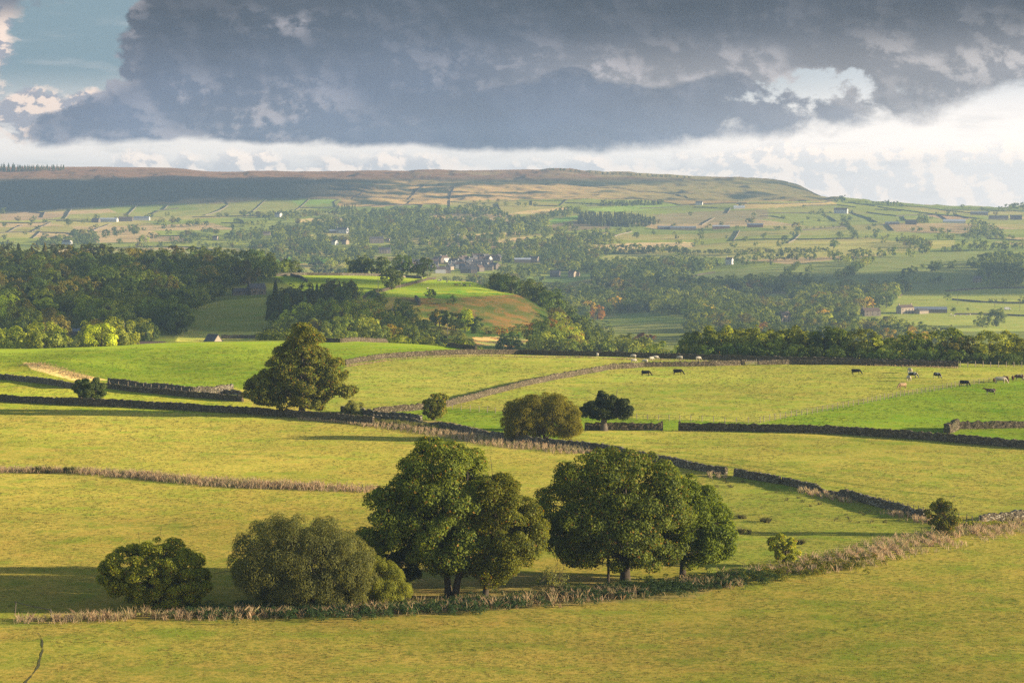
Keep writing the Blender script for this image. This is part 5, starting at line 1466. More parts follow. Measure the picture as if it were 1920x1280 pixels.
zone([(337, 450), (352, 441), (377, 447), (372, 458), (345, 460)], 18, (10, 14), LF, yr=(2300, 4800))
zone([(455, 478), (480, 462), (520, 455), (575, 455), (580, 485), (500, 486)], 18, (11, 15), LF, yr=(2300, 4800))
zone([(418, 448), (440, 440), (500, 436), (560, 440), (560, 452), (500, 452), (430, 452)], 18, (9, 13), LF, yr=(2300, 4800))
zone([(520, 440), (600, 430), (600, 412), (640, 408), (700, 440), (600, 462), (520, 458)], 24, (9, 13), LF, yr=(2300, 4800))
zone([(488, 408), (515, 402), (560, 402), (600, 398), (600, 408), (560, 414), (500, 414)], 22, (9, 12), LF, yr=(3300, 5000), keep=0.8)
zone([(0, 462), (18, 462), (18, 470), (0, 472)], 18, (10, 13), LF, yr=(2300, 4800))
for rr_ in ([(175, 446), (196, 446)], [(200, 443), (215, 443)], [(246, 419), (250, 428), (252, 440)], [(255, 467), (300, 466)], [(288, 446), (300, 446)], [(322, 419), (338, 419)], [(357, 425), (372, 423)], [(388, 436), (408, 440)], [(385, 465), (432, 464)], [(430, 460), (460, 456)], [(290, 487), (360, 483), (420, 481), (480, 484)], [(455, 426), (492, 421)], [(455, 405), (490, 408)], [(1100, 438), (1180, 436)], [(225, 480), (250, 474)]):
    row(rr_, 14, (8, 13), LF, ymin=2600)
lone([(5, 401, 14), (60, 418, 11), (65, 412, 9), (128, 424, 15), (182, 411, 11), (85, 449, 11), (225, 439, 7), (270, 434, 8), (272, 456, 15), (200, 464, 9), (303, 462, 9), (325, 463, 10), (292, 448, 5), (340, 426, 5), (273, 409, 7), (285, 417, 9), (560, 417, 9), (618, 417, 12), (640, 405, 7)], 'standing clear in the left-hand pastures', NORMAL, {'round': 2, 'wide': 1}, 2400)
RH = 'in the right-hand hedges'
zone([(1084, 420), (1088, 408), (1165, 406), (1200, 412), (1232, 420), (1200, 427), (1130, 425)], 9, (12, 15), 'in the far-slope plantation', {'wood_conifer': 1}, {'conifer': 3, 'dome': 1}, yr=(3500, 5000), fields=False)
zone([(1130, 383), (1185, 380), (1240, 381), (1240, 385), (1185, 387), (1130, 387)], 12, (8, 11), 'in the dark copse below the moor', {'wood_conifer': 1, 'wood_dark': 1}, {'conifer': 1, 'dome': 1}, yr=(3800, 5600), fields=False)
zone([(630, 391), (640, 388), (668, 389), (668, 393), (635, 394)], 9, (7, 10), 'in the oval plantation below the brown moor', {'wood_conifer': 1}, {'conifer': 1}, yr=(3800, 5600), fields=False)
zone([(1000, 412), (1040, 400), (1095, 392), (1092, 400), (1050, 412), (1010, 420)], 18, (10, 14), CT, yr=(3500, 5000))
zone([(1680, 454), (1722, 453), (1748, 466), (1742, 474), (1700, 464)], 15, (9, 13), RH, yr=(2800, 4500), fields=False)
zone([(1820, 420), (1858, 420), (1862, 433), (1884, 446), (1822, 444)], 20, (10, 14), RH, yr=(3000, 5200), fields=False)
zone([(1835, 528), (1843, 500), (1870, 486), (1925, 492), (1925, 535), (1842, 540)], 15, (13, 18), 'in the dark hillside wood at far right', {'wood_dark': 2, 'wood_mid': 2}, yr=(2300, 3800), fields=False)
zone([(1716, 420), (1722, 414), (1745, 414), (1748, 420)], 13, (8, 11), RH, yr=(3200, 5200), fields=False)
big = [(1215, 516, 18), (1232, 515, 17), (1202, 515, 15), (1245, 523, 14), (1262, 523, 16), (1278, 521, 15), (1296, 507, 13), (1311, 509, 15), (1326, 506, 14), (1180, 515, 14), (1345, 499, 14), (1360, 498, 12), (1392, 496, 18), (1378, 495, 13), (1420, 489, 14), (1434, 488, 12), (1450, 489, 16), (1472, 488, 15), (1490, 488, 15), (1518, 489, 15), (1505, 484, 11), (1555, 483, 13), (1566, 484, 12), (1572, 492, 14), (1600, 490, 17), (1588, 492, 12), (1612, 484, 15), (1622, 481, 12), (1630, 480, 11), (1652, 482, 14), (1675, 480, 13), (1708, 483, 14), (1730, 475, 14), (1738, 475, 12), (1772, 473, 9), (1790, 472, 10), (1800, 472, 13), (1822, 471, 12), (1835, 470, 18), (1845, 471, 16), (1862, 470, 13), (1875, 469, 12), (1890, 469, 15), (1904, 469, 13), (1916, 467, 10), (1180, 496, 12), (1172, 496, 10), (1200, 496, 11)]
lone(big, 'in the right-slope tree line', {'wood_mid': 4, 'wood_dark': 2, 'wood_light': 1}, {'round': 2, 'wide': 2}, 2300)
lone([(1518, 511, 11), (1757, 509, 15), (1748, 510, 12), (1786, 504, 12), (1825, 504, 16), (1838, 506, 13), (1730, 504, 7), (1712, 516, 12), (1700, 520, 11), (1692, 530, 11), (1720, 531, 10), (1748, 531, 8), (1762, 530, 9), (1786, 531, 9), (1397, 454, 10), (1575, 448, 13), (1563, 467, 15), (1193, 447, 12), (1235, 440, 10), (1314, 437, 10), (1316, 448, 12), (1308, 457, 10), (1301, 463, 8), (1115, 458, 13), (1122, 457, 12), (1150, 458, 11), (1162, 459, 11), (1376, 466, 11), (1493, 431, 15), (1497, 438, 14), (1491, 444, 10), (1471, 454, 12), (1463, 463, 12), (1580, 415, 13), (1593, 414, 10), (1645, 444, 14), (1760, 451, 13), (1773, 449, 13), (1815, 450, 14), (1786, 449, 8), (1757, 403, 7), (1867, 404, 10), (1900, 424, 16), (1913, 424, 13), (1830, 451, 10), (1403, 419, 11), (1410, 419, 9), (1540, 400, 10), (1524, 401, 7), (1352, 424, 9), (1330, 427, 8), (1880, 395, 8)], 'standing clear in the right-hand pastures', NORMAL, {'round': 2, 'wide': 1}, 2300)
lone([(1568, 379, 8), (1665, 385, 13), (1680, 387, 12), (1673, 386, 9), (1690, 388, 9), (1805, 391, 10), (1875, 394, 9), (1890, 394, 14), (1898, 394, 15), (1907, 393, 16), (1918, 393, 17), (1645, 383, 7), (1655, 383, 7), (1625, 381, 6), (1610, 381, 5), (1637, 382, 6), (1818, 392, 5), (1840, 392, 5)], 'on the right-hand skyline', {'wood_dark': 1, 'wood_mid': 1}, {'round': 1, 'dome': 1}, 4700)
lone([(1580, 379, 17)], 'thin, tall and leaning on the skyline where the moor ends', {'wood_dark': 1}, {'tall': 1}, 4700)
for rr_, sp, hh_ in (([(1195, 474), (1215, 476), (1240, 472), (1260, 477), (1290, 478)], 10, (12, 16)), ([(1130, 476), (1200, 475)], 8, (5, 8)), ([(1290, 477), (1340, 476), (1380, 476), (1450, 474), (1550, 472)], 7, (6, 9)),
                     ([(1497, 497), (1488, 505), (1480, 511), (1470, 520), (1455, 528)], 10, (5, 8)), ([(1632, 492), (1620, 498), (1605, 508), (1592, 516), (1576, 524)], 9, (9, 13)), ([(1600, 447), (1650, 447), (1665, 448)], 9, (4, 6)),
                     ([(1585, 416), (1592, 428), (1600, 440), (1601, 447)], 10, (5, 8)), ([(1500, 429), (1560, 427)], 13, (4, 6)), ([(1330, 428), (1400, 430), (1490, 430)], 15, (4, 7)), ([(1520, 402), (1570, 400), (1600, 399)], 13, (5, 7)),
                     ([(1850, 447), (1895, 446)], 10, (5, 7)), ([(1745, 434), (1775, 438)], 12, (8, 10)), ([(1685, 430), (1700, 432), (1722, 434)], 12, (8, 10)), ([(1395, 497), (1425, 497), (1440, 497)], 13, (5, 7)), ([(1225, 527), (1260, 518), (1300, 513)], 12, (5, 7)),
                     ([(1090, 384), (1140, 386)], 20, (6, 8)), ([(1640, 531), (1690, 532)], 13, (6, 8)), ([(840, 398), (900, 386), (1000, 388)], 22, (7, 10)), ([(890, 381), (932, 379)], 14, (6, 8))):
    row(rr_, sp, hh_, RH, ymin=2300)
row([(1020, 321.5), (1100, 324), (1180, 329), (1230, 332), (1290, 335)], 13, (6, 8), 'in the dark fringe along the moor edge', {'wood_conifer': 1}, {'dome': 1, 'round': 1}, 5300)
zone([(-60, 5950), (28, 5950), (28, 6150), (-60, 6150)], 13, (16, 18), 'in the skyline block left of the gap', {'wood_conifer': 1}, {'conifer': 1}, space='pY')
zone([(33, 5950), (120, 5950), (120, 6080), (33, 6150)], 13, (9, 12), 'in the skyline block right of the gap', {'wood_conifer': 1}, {'conifer': 1}, space='pY')


# ------------------------------------------------------------------ individuals for what shows largest, one mass for the rest
ORD = ['', '', 'second', 'third', 'fourth', 'fifth', 'sixth', 'seventh', 'eighth', 'ninth', 'tenth']


def ordinal(i):
    return ORD[i] if i < len(ORD) else '%d%s' % (i, 'th' if i % 100 in (11, 12, 13) else {1: 'st', 2: 'nd', 3: 'rd'}.get(i % 10, 'th'))


def name_singles(L):
    G = {}
    for t in L:
        G.setdefault(t['key'], []).append(t)
    for (what, where), g in G.items():
        if len(g) == 1:
            g[0]['root']['label'] = '%s %s' % (what, where); continue
        rows = [('', g)]
        if len(g) > 4:
            s = sorted(g, key=lambda t: t['py'])
            k = 3 if len(g) > 8 else 2
            cut = [s[i * len(s) // k:(i + 1) * len(s) // k] for i in range(k)]
            rows = list(zip(['back row, ', 'mid-row, ', 'front row, '] if k == 3 else ['back row, ', 'front row, '], cut))
        for rn, q in rows:
            q = sorted(q, key=lambda t: t['px'])
            for i, t in enumerate(q):
                pos = 'leftmost' if i == 0 else ('rightmost' if i == len(q) - 1 else ordinal(i + 1) + ' from left')
                t['root']['label'] = '%s %s, %s%s' % (what, where, rn, pos)


def build_trees():
    T = [t for t in TREES if -0.26 < t['X'] / t['Y'] < 0.26]
    keep = []
    for t in T:
        px, py = project(t['X'], t['Y'], t['Z'])
        t['px'], t['py'], t['hp'] = float(px), float(py), t['h'] * F / t['Y']
        bad = False
        for bx, by, hw, bY in BLOCK:
            if abs(t['px'] - bx) < hw + t['hp'] * 0.35 and bY - 420 < t['Y'] < bY + 12 and by - 3 < py < by + t['hp'] * 0.9 + 3 and 0.1 < 1:
                bad = True; break
        if not bad: keep.append(t)
    T = sorted(keep, key=lambda t: t['Y'])
    # how much of each crown shows: a coarse picture filled from front to back, land included
    S = 3
    W_, H_ = 1920 // S, 1280 // S
    horizon = {}
    cov = np.zeros((H_, W_), bool)
    # land silhouettes in front: the highest row reached by the land nearer than each tree
    cols_px = np.arange(0, 1920, 16)
    uc = (cols_px - 960) / F
    Yq = np.exp(np.linspace(math.log(200), math.log(7000), 500))
    PYq = np.stack([project(u * Yq, Yq, H(u * Yq, Yq))[1] for u in uc])
    run = np.minimum.accumulate(PYq, axis=1)
    for t in T:
        w = t['hp'] * {'round': 1.0, 'wide': 1.3, 'tall': 0.7, 'bush': 1.25, 'dome': 1.1, 'conifer': 0.4}[t['sh']] * 0.45
        x0, x1 = int((t['px'] - w) / S), int((t['px'] + w) / S) + 1
        ci = int(np.clip(t['px'] / 16, 0, len(cols_px) - 1)); yi = max(0, int(np.searchsorted(Yq, t['Y'] * 0.99)) - 1)
        ground = run[ci, yi]
        y0, y1 = int((t['py'] - t['hp']) / S), int(min(t['py'], ground) / S) + 1
        X0, X1, Y0, Y1 = max(x0, 0), min(x1, W_), max(y0, 0), min(y1, H_)
        if X1 <= X0 or Y1 <= Y0:
            t['vis'] = 0; t['area'] = 0; continue
        sub = cov[Y0:Y1, X0:X1]
        t['area'] = float((~sub).sum()) * S * S
        t['vis'] = t['area'] / (max(1, (x1 - x0) * (y1 - y0)) * S * S)
        cov[Y0:Y1, X0:X1] = True
    mats = list(W_COLS)
    lib = {}

    def lodmesh(sh, lod, v, h, mt):
        k = (sh, lod, v)
        if k not in lib:
            Q, tb = TEMPL[k]
            lib[k] = (quads_mesh('crown', Q, [M['wood_mid']]), tb.mesh('trunk', [M['bark']], True))
        return lib[k]
    adj = {'wood_mid': 'mid-green', 'wood_dark': 'dark green', 'wood_light': 'pale olive', 'wood_brown': 'brownish', 'wood_orange': 'orange', 'wood_yellow': 'yellow', 'wood_conifer': 'blackish-green', 'wood_lime': 'fresh green', 'wood_purple': 'dark purple'}
    fam = {'round': 'broadleaf_tree', 'wide': 'broadleaf_tree', 'dome': 'broadleaf_tree', 'tall': 'broadleaf_tree', 'bush': 'bush', 'conifer': 'conifer_tree'}
    quota = {'broadleaf_tree': 292, 'conifer_tree': 120, 'bush': 110}
    T2 = sorted([t for t in T if t['vis'] > 0.04], key=lambda t: -t['area'])
    cnt = {k: 0 for k in quota}
    single, mass = [], []
    for t in T2:
        f = fam[t['sh']]
        if cnt[f] < quota[f] and t['area'] > 60:
            cnt[f] += 1; single.append(t)
        else:
            mass.append(t)
    mass += [t for t in T if 0 < t['vis'] <= 0.04 and t['Y'] < 3000]
    for i, t in enumerate(single):
        f = fam[t['sh']]
        lod = 1 if t['hp'] > 34 else (2 if t['hp'] > 20 else 3)
        v = i % (3 if lod < 3 else 4)
        cm, tm = lodmesh(t['sh'], lod, v, t['h'], t['mt'])
        size = 'small ' if t['hp'] < 24 else ('' if t['hp'] < 48 else 'tall ')
        word = {'broadleaf_tree': 'tree', 'conifer_tree': 'conifer', 'bush': 'bush'}[f]
        root = empty(f, (t['X'], t['Y'], t['Z']), t['rz'], t['h'])
        t['root'] = root
        t['key'] = ('%s%s %s' % (size, adj[t['mt']], word), t['where'])
        tag(root, None, 'tree' if f != 'bush' else 'bush', ('trees ' if f != 'bush' else 'bushes ') + t['where'])
        c = obj('crown', cm, root)
        c.material_slots[0].link = 'OBJECT'; c.material_slots[0].material = M[t['mt']]
        obj('trunk', tm, root)
    name_singles(single)
    # the mass
    groups = {'distant_trees': [t for t in mass if t['Y'] >= 1850], 'woodland_understorey': [t for t in mass if t['Y'] < 1850]}
    for nm, L in groups.items():
        Qs, mi = [], []
        TV, TF, n0 = [], [], 0
        for i, t in enumerate(L):
            lod = 3 if t['hp'] < 26 else 2
            Q, tb = TEMPL[(t['sh'], lod, i % 3)]
            c, s = math.cos(t['rz']) * t['h'], math.sin(t['rz']) * t['h']
            q = np.empty(Q.shape, np.float32)
            q[..., 0] = Q[..., 0] * c - Q[..., 1] * s + t['X']
            q[..., 1] = Q[..., 0] * s + Q[..., 1] * c + t['Y']
            q[..., 2] = Q[..., 2] * t['h'] + t['Z']
            Qs.append(q); mi.append(np.full(len(q), mats.index(t['mt'])))
            if t['vis'] > 0.5:
                tv = np.concatenate(tb.v) * t['h'] + np.array([t['X'], t['Y'], t['Z']])
                TV.append(tv)
                TF.append(np.concatenate(tb.f4) + n0); n0 += len(tv)
        if not Qs: continue
        Q = np.concatenate(Qs); mi = np.concatenate(mi)
        V = Q.reshape(-1, 3); f = np.arange(len(V)).reshape(-1, 4)
        if TV:
            f = np.concatenate([f, np.concatenate(TF) + len(V)]); mi = np.concatenate([mi, np.full(len(f) - len(mi), len(mats))])
            V = np.concatenate([V] + TV)
        me = mesh_np(nm, V, f, [M[k] for k in mats] + [M['bark']], mi)
        tag(obj(nm, me), 'massed far-off trees filling the valley' if nm == 'distant_trees' else 'trees crowded together behind the front ones in the woods', 'trees', kind='stuff')
    print('TREES', len(TREES), 'single', len(single), cnt, 'mass', {k: len(v) for k, v in groups.items()})


build_trees()

# ------------------------------------------------------------------ fences, gate, rail
def post_fence(pts, spacing, label, ymin, h=1.25, wires=True, pm='pale_pole', tilt=0.04, r=0.07):
    W = [hit(p[0], p[1], ymin) for p in pts]
    P, _ = resample(W, spacing)
    z = H(P[:, 0], P[:, 1])
    o0 = np.array([P[0, 0], P[0, 1], z[0]])
    root = empty('post_and_wire_fence', o0)
    tag(root, label, 'fence')
    tops = []
    for i in range(len(P)):
        b = MB()
        hh = h * rng.uniform(0.92, 1.08)
        a = np.array([P[i, 0], P[i, 1], z[i] - 0.2]) - o0
        t = a + np.array([rng.normal(0, tilt), rng.normal(0, tilt), hh + 0.2])
        b.tube([a, t], [r * 1.05, r], 6)
        obj('post', b.mesh('post', [M[pm]]), root)
        tops.append((a, t))
    if wires:
        for k, f in enumerate((0.3, 0.62, 0.92)):
            b = MB()
            L = [a * (1 - f) + t * f for a, t in tops]
            b.tube(L, 0.018, 3)
            obj('wire', b.mesh('wire', [M['wire']]), root)
    return root


post_fence([(848, 768), (900, 772), (960, 777), (1100, 783), (1188, 786), (1290, 790), (1385, 793), (1425, 793)], 2.35, 'pale post and wire fence running behind the round willow above the bright green strip', 400)
post_fence([(1432, 791), (1500, 779), (1560, 768), (1620, 757), (1700, 741), (1800, 724), (1925, 708)], 2.6, 'pale post and wire fence climbing diagonally right past the cattle', 400)
post_fence([(1800, 688), (1860, 688), (1930, 688)], 1.9, 'row of stout posts in front of the dark belt of trees at the far right', 560, 1.5, True, 'pale_pole', 0.02, 0.10)
post_fence([(205, 722), (240, 725), (290, 730), (340, 736), (400, 742)], 3.2, 'thin grey fence along the foot of the bright green field behind the hawthorn', 480, 1.2)
post_fence([(1640, 944), (1665, 950), (1700, 958), (1740, 968), (1790, 976), (1835, 985)], 1.5, 'leaning posts patching the collapsed wall by the thorn bush', 250, 1.2, True, 'wood_post', 0.12, 0.06)


def gate(pa, pb, ymin, label, h=1.25, name='field_gate'):
    A, B = hit(*pa, ymin), hit(*pb, ymin)
    d = B - A; L = math.hypot(d[0], d[1])
    root = empty(name, A, math.atan2(d[1], d[0])); tag(root, label, 'gate')
    for x in (0, L):
        b = MB(); b.box((x, 0, 0.7), (0.18, 0.18, 1.8)); obj('gatepost', b.mesh('gatepost', [M['pale_pole']]), root)
    for k in range(5):
        b = MB(); b.box((L / 2, 0, 0.25 + k * (h - 0.25) / 4), (L - 0.3, 0.06, 0.11)); obj('bar', b.mesh('bar', [M['pale_pole']]), root)
    b = MB(); b.tube([(0.15, -0.05, 0.25), (L - 0.15, -0.05, h)], 0.05, 4); obj('brace', b.mesh('brace', [M['pale_pole']]), root)


gate((1399, 684.5), (1418, 684.5), 560, 'wooden five-barred gate between two sunlit walls')
for px_, lb_ in ((1241, 'stone gatepost on the left of the open gateway'), (1274, 'stone gatepost on the right of the open gateway')):
    g_ = hit(px_, 807, 350)
    b_ = MB(); b_.box((0, 0, 0.7), (0.45, 0.5, 2.0), 0.1, 0.85); b_.box((0, 0, 1.78), (0.40, 0.44, 0.18), 0.1, 0.6)
    tag(obj('gatepost', b_.mesh('gatepost', [M['stone']]), loc=g_), lb_, 'gatepost')


def rail():
    A, B = hit(29, 1150, 200), hit(96, 1163, 200)
    d = B - A; L = math.hypot(d[0], d[1])
    root = empty('wooden_rail', A, math.atan2(d[1], d[0])); tag(root, 'single weathered rail on two leaning posts at the lower left', 'rail')
    for x, ln in ((0.0, 0.12), (L, -0.1)):
        b = MB(); b.tube([(x - ln, 0, -0.3), (x, 0, 0.6), (x + ln, 0, 1.35)], [0.075, 0.07, 0.06], 6); obj('post', b.mesh('post', [M['wood_post']]), root)
    b = MB(); b.tube([(-0.1, -0.05, 1.3), (L / 2, -0.05, 1.22), (L + 0.1, -0.05, 1.28)], 0.05, 6); obj('crossbar', b.mesh('crossbar', [M['wood_post']]), root)


rail()


# ------------------------------------------------------------------ animals
def coat(name, c1, c2=None, thr=0.5, scale=1.6):
    m, N, out = new_mat(name)
    tc = N.n.new('ShaderNodeTexCoord')
    c = c1
    if c2:
        oi = N.n.new('ShaderNodeObjectInfo')
        v = N.n.new('ShaderNodeVectorMath'); v.operation = 'ADD'
        N.l.new(tc.outputs['Object'], v.inputs[0]); N.l.new(N.vec(N.mul(oi.outputs['Random'], 9.0), 0, 0), v.inputs[1])
        n = N.noise(v.outputs[0], scale, 1.5, 0.4)
        c = N.mix(N.ss(n, thr - 0.02, thr + 0.02), c1, c2)
    principled(N, out, c, 0.8, 0.2)
    return m


M['coat_black'] = coat('black_coat', (0.014, 0.012, 0.011))
M['coat_bw'] = coat('black_and_white_coat', (0.018, 0.016, 0.015), (0.62, 0.56, 0.48), 0.52)
M['coat_cream'] = coat('cream_coat', (0.58, 0.48, 0.34))
M['coat_tan'] = coat('tan_coat', (0.42, 0.27, 0.14))
M['coat_brown'] = coat('brown_coat', (0.16, 0.065, 0.03))
M['coat_brw'] = coat('brown_and_white_coat', (0.10, 0.05, 0.03), (0.55, 0.48, 0.40), 0.54)
M['fleece'] = coat('fleece', (0.60, 0.52, 0.40))


def remeshed(b, name, voxel, ysc):
    me = b.mesh(name)
    co = np.empty(len(me.vertices) * 3); me.vertices.foreach_get('co', co)
    co = co.reshape(-1, 3); 
    o = bpy.data.objects.new('tmp', me); COL.objects.link(o)
    md = o.modifiers.new('r', 'REMESH'); md.mode = 'VOXEL'; md.voxel_size = voxel; md.use_smooth_shade = True
    dg = bpy.context.evaluated_depsgraph_get()
    me2 = bpy.data.meshes.new_from_object(o.evaluated_get(dg))
    bpy.data.objects.remove(o)
    me2.name = name
    return me2


def cow_mesh(pose):
    b = MB()
    b.tube([(-1.12, 0, 1.12), (-1.0, 0, 1.10), (-0.75, 0, 1.04), (-0.3, 0, 0.98), (0.2, 0, 0.98), (0.6, 0, 1.03), (0.85, 0, 1.08), (1.0, 0, 1.10)], [0.14, 0.29, 0.37, 0.42, 0.42, 0.38, 0.30, 0.18], 14)
    b.tube([(-1.0, 0, 1.36), (-0.4, 0, 1.32), (0.4, 0, 1.33), (0.8, 0, 1.36)], [0.10, 0.10, 0.10, 0.10], 8)
    if pose == 'graze':
        b.tube([(0.8, 0, 1.15), (1.05, 0, 0.98), (1.28, 0, 0.70), (1.42, 0, 0.45)], [0.27, 0.21, 0.165, 0.14], 12)
        b.tube([(1.36, 0, 0.52), (1.46, 0, 0.38), (1.60, 0, 0.16), (1.65, 0, 0.07)], [0.12, 0.145, 0.10, 0.085], 12)
        ear = (1.36, 0.50)
    elif pose == 'stand':
        b.tube([(0.8, 0, 1.15), (1.05, 0, 1.26), (1.25, 0, 1.38), (1.38, 0, 1.46)], [0.28, 0.21, 0.165, 0.14], 12)
        b.tube([(1.32, 0, 1.50), (1.46, 0, 1.46), (1.70, 0, 1.30), (1.80, 0, 1.24)], [0.12, 0.145, 0.10, 0.085], 12)
        ear = (1.36, 1.56)
    for s in (-1, 1):
        b.tube([(0.72, 0.20 * s, 1.0), (0.74, 0.21 * s, 0.62), (0.72, 0.21 * s, 0.40), (0.74, 0.21 * s, 0.10), (0.78, 0.21 * s, 0.02)], [0.17, 0.105, 0.08, 0.07, 0.085], 9)
        k = 0.12 * s if pose == 'graze' else 0.0
        b.tube([(-0.86, 0.20 * s, 1.0), (-0.74 + k, 0.22 * s, 0.70), (-0.94 + k, 0.22 * s, 0.44), (-0.90 + k, 0.22 * s, 0.12), (-0.85 + k, 0.22 * s, 0.02)], [0.23, 0.14, 0.085, 0.07, 0.085], 9)
        b.tube([(ear[0], 0.10 * s, ear[1]), (ear[0] - 0.05, 0.27 * s, ear[1] + 0.02)], [0.05, 0.035], 6)
    b.tube([(-1.1, 0, 1.30), (-1.22, 0, 1.1), (-1.22, 0, 0.7), (-1.2, 0, 0.5)], [0.045, 0.035, 0.032, 0.055], 6)
    b.tube([(-0.55, 0, 0.62), (-0.35, 0, 0.62)], [0.14, 0.11], 8)
    return remeshed(b, 'cow_' + pose, 0.035, 1)


def sheep_mesh():
    b = MB()
    b.tube([(-0.52, 0, 0.55), (-0.42, 0, 0.56), (-0.15, 0, 0.54), (0.2, 0, 0.55), (0.42, 0, 0.58), (0.52, 0, 0.60)], [0.10, 0.22, 0.28, 0.28, 0.22, 0.12], 12)
    b.tube([(0.42, 0, 0.62), (0.58, 0, 0.52), (0.66, 0, 0.36)], [0.15, 0.11, 0.085], 9)
    b.tube([(0.62, 0, 0.42), (0.72, 0, 0.26), (0.78, 0, 0.12)], [0.075, 0.08, 0.05], 9)
    for s in (-1, 1):
        b.tube([(0.34, 0.12 * s, 0.5), (0.35, 0.12 * s, 0.25), (0.35, 0.12 * s, 0.01)], [0.09, 0.045, 0.035], 7)
        b.tube([(-0.38, 0.12 * s, 0.5), (-0.36, 0.13 * s, 0.32), (-0.42, 0.13 * s, 0.2), (-0.40, 0.13 * s, 0.01)], [0.12, 0.07, 0.04, 0.035], 7)
        b.tube([(0.62, 0.05 * s, 0.45), (0.60, 0.15 * s, 0.44)], [0.03, 0.02], 5)
    return remeshed(b, 'sheep', 0.025, 1)


COWG, COWS, SHEEP = cow_mesh('graze'), cow_mesh('stand'), sheep_mesh()
for m_ in (COWG, COWS, SHEEP):
    m_.materials.clear(); m_.materials.append(M['coat_black'])


def beast(me, name, px, py, ang, mt, label, ymin, s=1.0, group='grazing cattle'):
    B = hit(px, py, ymin)
    o = obj(name, me, loc=B + np.array([0, 0, 0.03 if ymin < 1000 else 0.0]))
    o.rotation_euler = (0, 0, math.radians(ang)); o.scale = (s, s, s)
    o.material_slots[0].link = 'OBJECT'; o.material_slots[0].material = M[mt]
    tag(o, label, {'cow': 'cow', 'calf': 'calf', 'sheep': 'sheep'}[name], group)
    return o


beast(COWG, 'cow', 1211, 705, -8, 'coat_black', 'black cow grazing with its head to the right, left of the nearby pair', 400)
beast(COWG, 'cow', 1271, 703, -4, 'coat_black', 'black cow grazing with its head to the right, right of the nearby pair', 400, 1.05)
beast(COWG, 'cow', 1605, 702, -6, 'coat_black', 'black cow grazing alone in the middle of the big right-hand field', 400)
beast(COWG, 'cow', 1706, 700, 100, 'coat_cream', 'cream cow seen end-on behind the black and white one', 400)
beast(COWG, 'cow', 1711, 708, -25, 'coat_bw', 'dark cow with a white face between the cream and tan ones', 400)
beast(COWG, 'cow', 1704, 715, 97, 'coat_cream', 'pale tan cow seen end-on, nearest of the tight trio', 400)
beast(COWG, 'cow', 1757, 709, -55, 'coat_bw', 'black and white cow on its own between the trio and the fence', 400)
beast(COWG, 'cow', 1692, 729, 210, 'coat_tan', 'tan cow grazing lowest on the left, near the diagonal fence', 400)
beast(COWG, 'cow', 1808, 724, -35, 'coat_black', 'black cow right at the diagonal fence', 400)
beast(COWG, 'calf', 1864, 717, 80, 'coat_brown', 'small dark brown calf left of the big pale cow at the fence', 400, 0.72)
beast(COWG, 'cow', 1876, 719, -8, 'coat_cream', 'big pale cow side-on at the fence near the right edge', 400, 1.15)
beast(COWG, 'cow', 1886, 716, -75, 'coat_brown', 'red-brown cow half hidden behind the big pale cow', 400)
beast(COWG, 'calf', 1899, 713, 85, 'coat_brown', 'small brown calf between the pale cow and the right edge', 400, 0.75)
beast(COWG, 'cow', 1911, 713, 172, 'coat_brw', 'brown and white cow at the right edge of the view', 400, 1.0)
beast(COWS, 'cow', 1857, 740, 168, 'coat_brw', 'dark cow with white patches standing alone on the bright green grass, head to the left', 400, 1.0)
for i_, (x_, y_, a_, m2_, l_) in enumerate([(757, 521, 30, 'coat_cream', 'white cow on the left-hand knoll field by the dark wall'), (791, 524, 100, 'coat_cream', 'white cow beside the skyline pole on the knoll'), (802, 543, 80, 'fleece', 'single white beast in the open middle of the knoll pasture'),
                                        (813, 525, 60, 'coat_bw', 'dark and white cow at the wall end on the knoll skyline'), (822, 528, 20, 'coat_bw', 'black and white cow, first of the knoll skyline group'), (826, 527, 130, 'coat_bw', 'black and white cow, close second in the knoll skyline group'),
                                        (838, 530, 100, 'coat_bw', 'black and white cow, third along the knoll skyline'), (855, 536, 10, 'coat_brown', 'red-brown cow on the knoll skyline'), (865, 534, 90, 'coat_cream', 'white cow right of the red-brown one on the knoll skyline'),
                                        (871, 537, 150, 'coat_brw', 'brown-patched cow lying low on the knoll skyline'), (881, 537, 95, 'coat_cream', 'white cow, last on the right of the knoll skyline')]):
    beast(COWG, 'cow', x_, y_, a_, m2_, l_, 1250, 0.95, 'cattle on the knoll')
for x_, y_, a_, l_ in [(1120, 669, 90, 'sheep seen end-on, leftmost and alone by the long far wall'), (1188, 671.5, 175, 'sheep close under the far wall, second from the left'), (1188, 680, 10, 'sheep whose back shows just over the curving wall'), (1210, 681, 170, 'sheep mostly hidden behind the curving wall'),
                       (1221, 676, 30, 'sheep, lower of the close pair between the two walls'), (1229, 674, 0, 'sheep, upper of the close pair between the two walls'), (1275, 674.5, 170, 'sheep right of the close pair between the two walls'), (1309, 675.5, 15, 'sheep furthest right between the two walls')]:
    beast(SHEEP, 'sheep', x_, y_, a_, 'fleece', l_, 560, 1.35, 'sheep between the two walls')
FS_ = [(1783, 590), (1785, 592), (1789, 593), (1791, 592.5), (1800, 592), (1812, 592), (1819, 591)]
for n_, (x_, y_) in enumerate(FS_):
    beast(SHEEP, 'sheep', x_, y_, 30 * x_, 'fleece', 'tiny white sheep in the meadow below the pale farmhouse, ' + (NTH[n_] if n_ < 6 else 'rightmost'), 1950, 1.5, 'sheep in the far meadow')


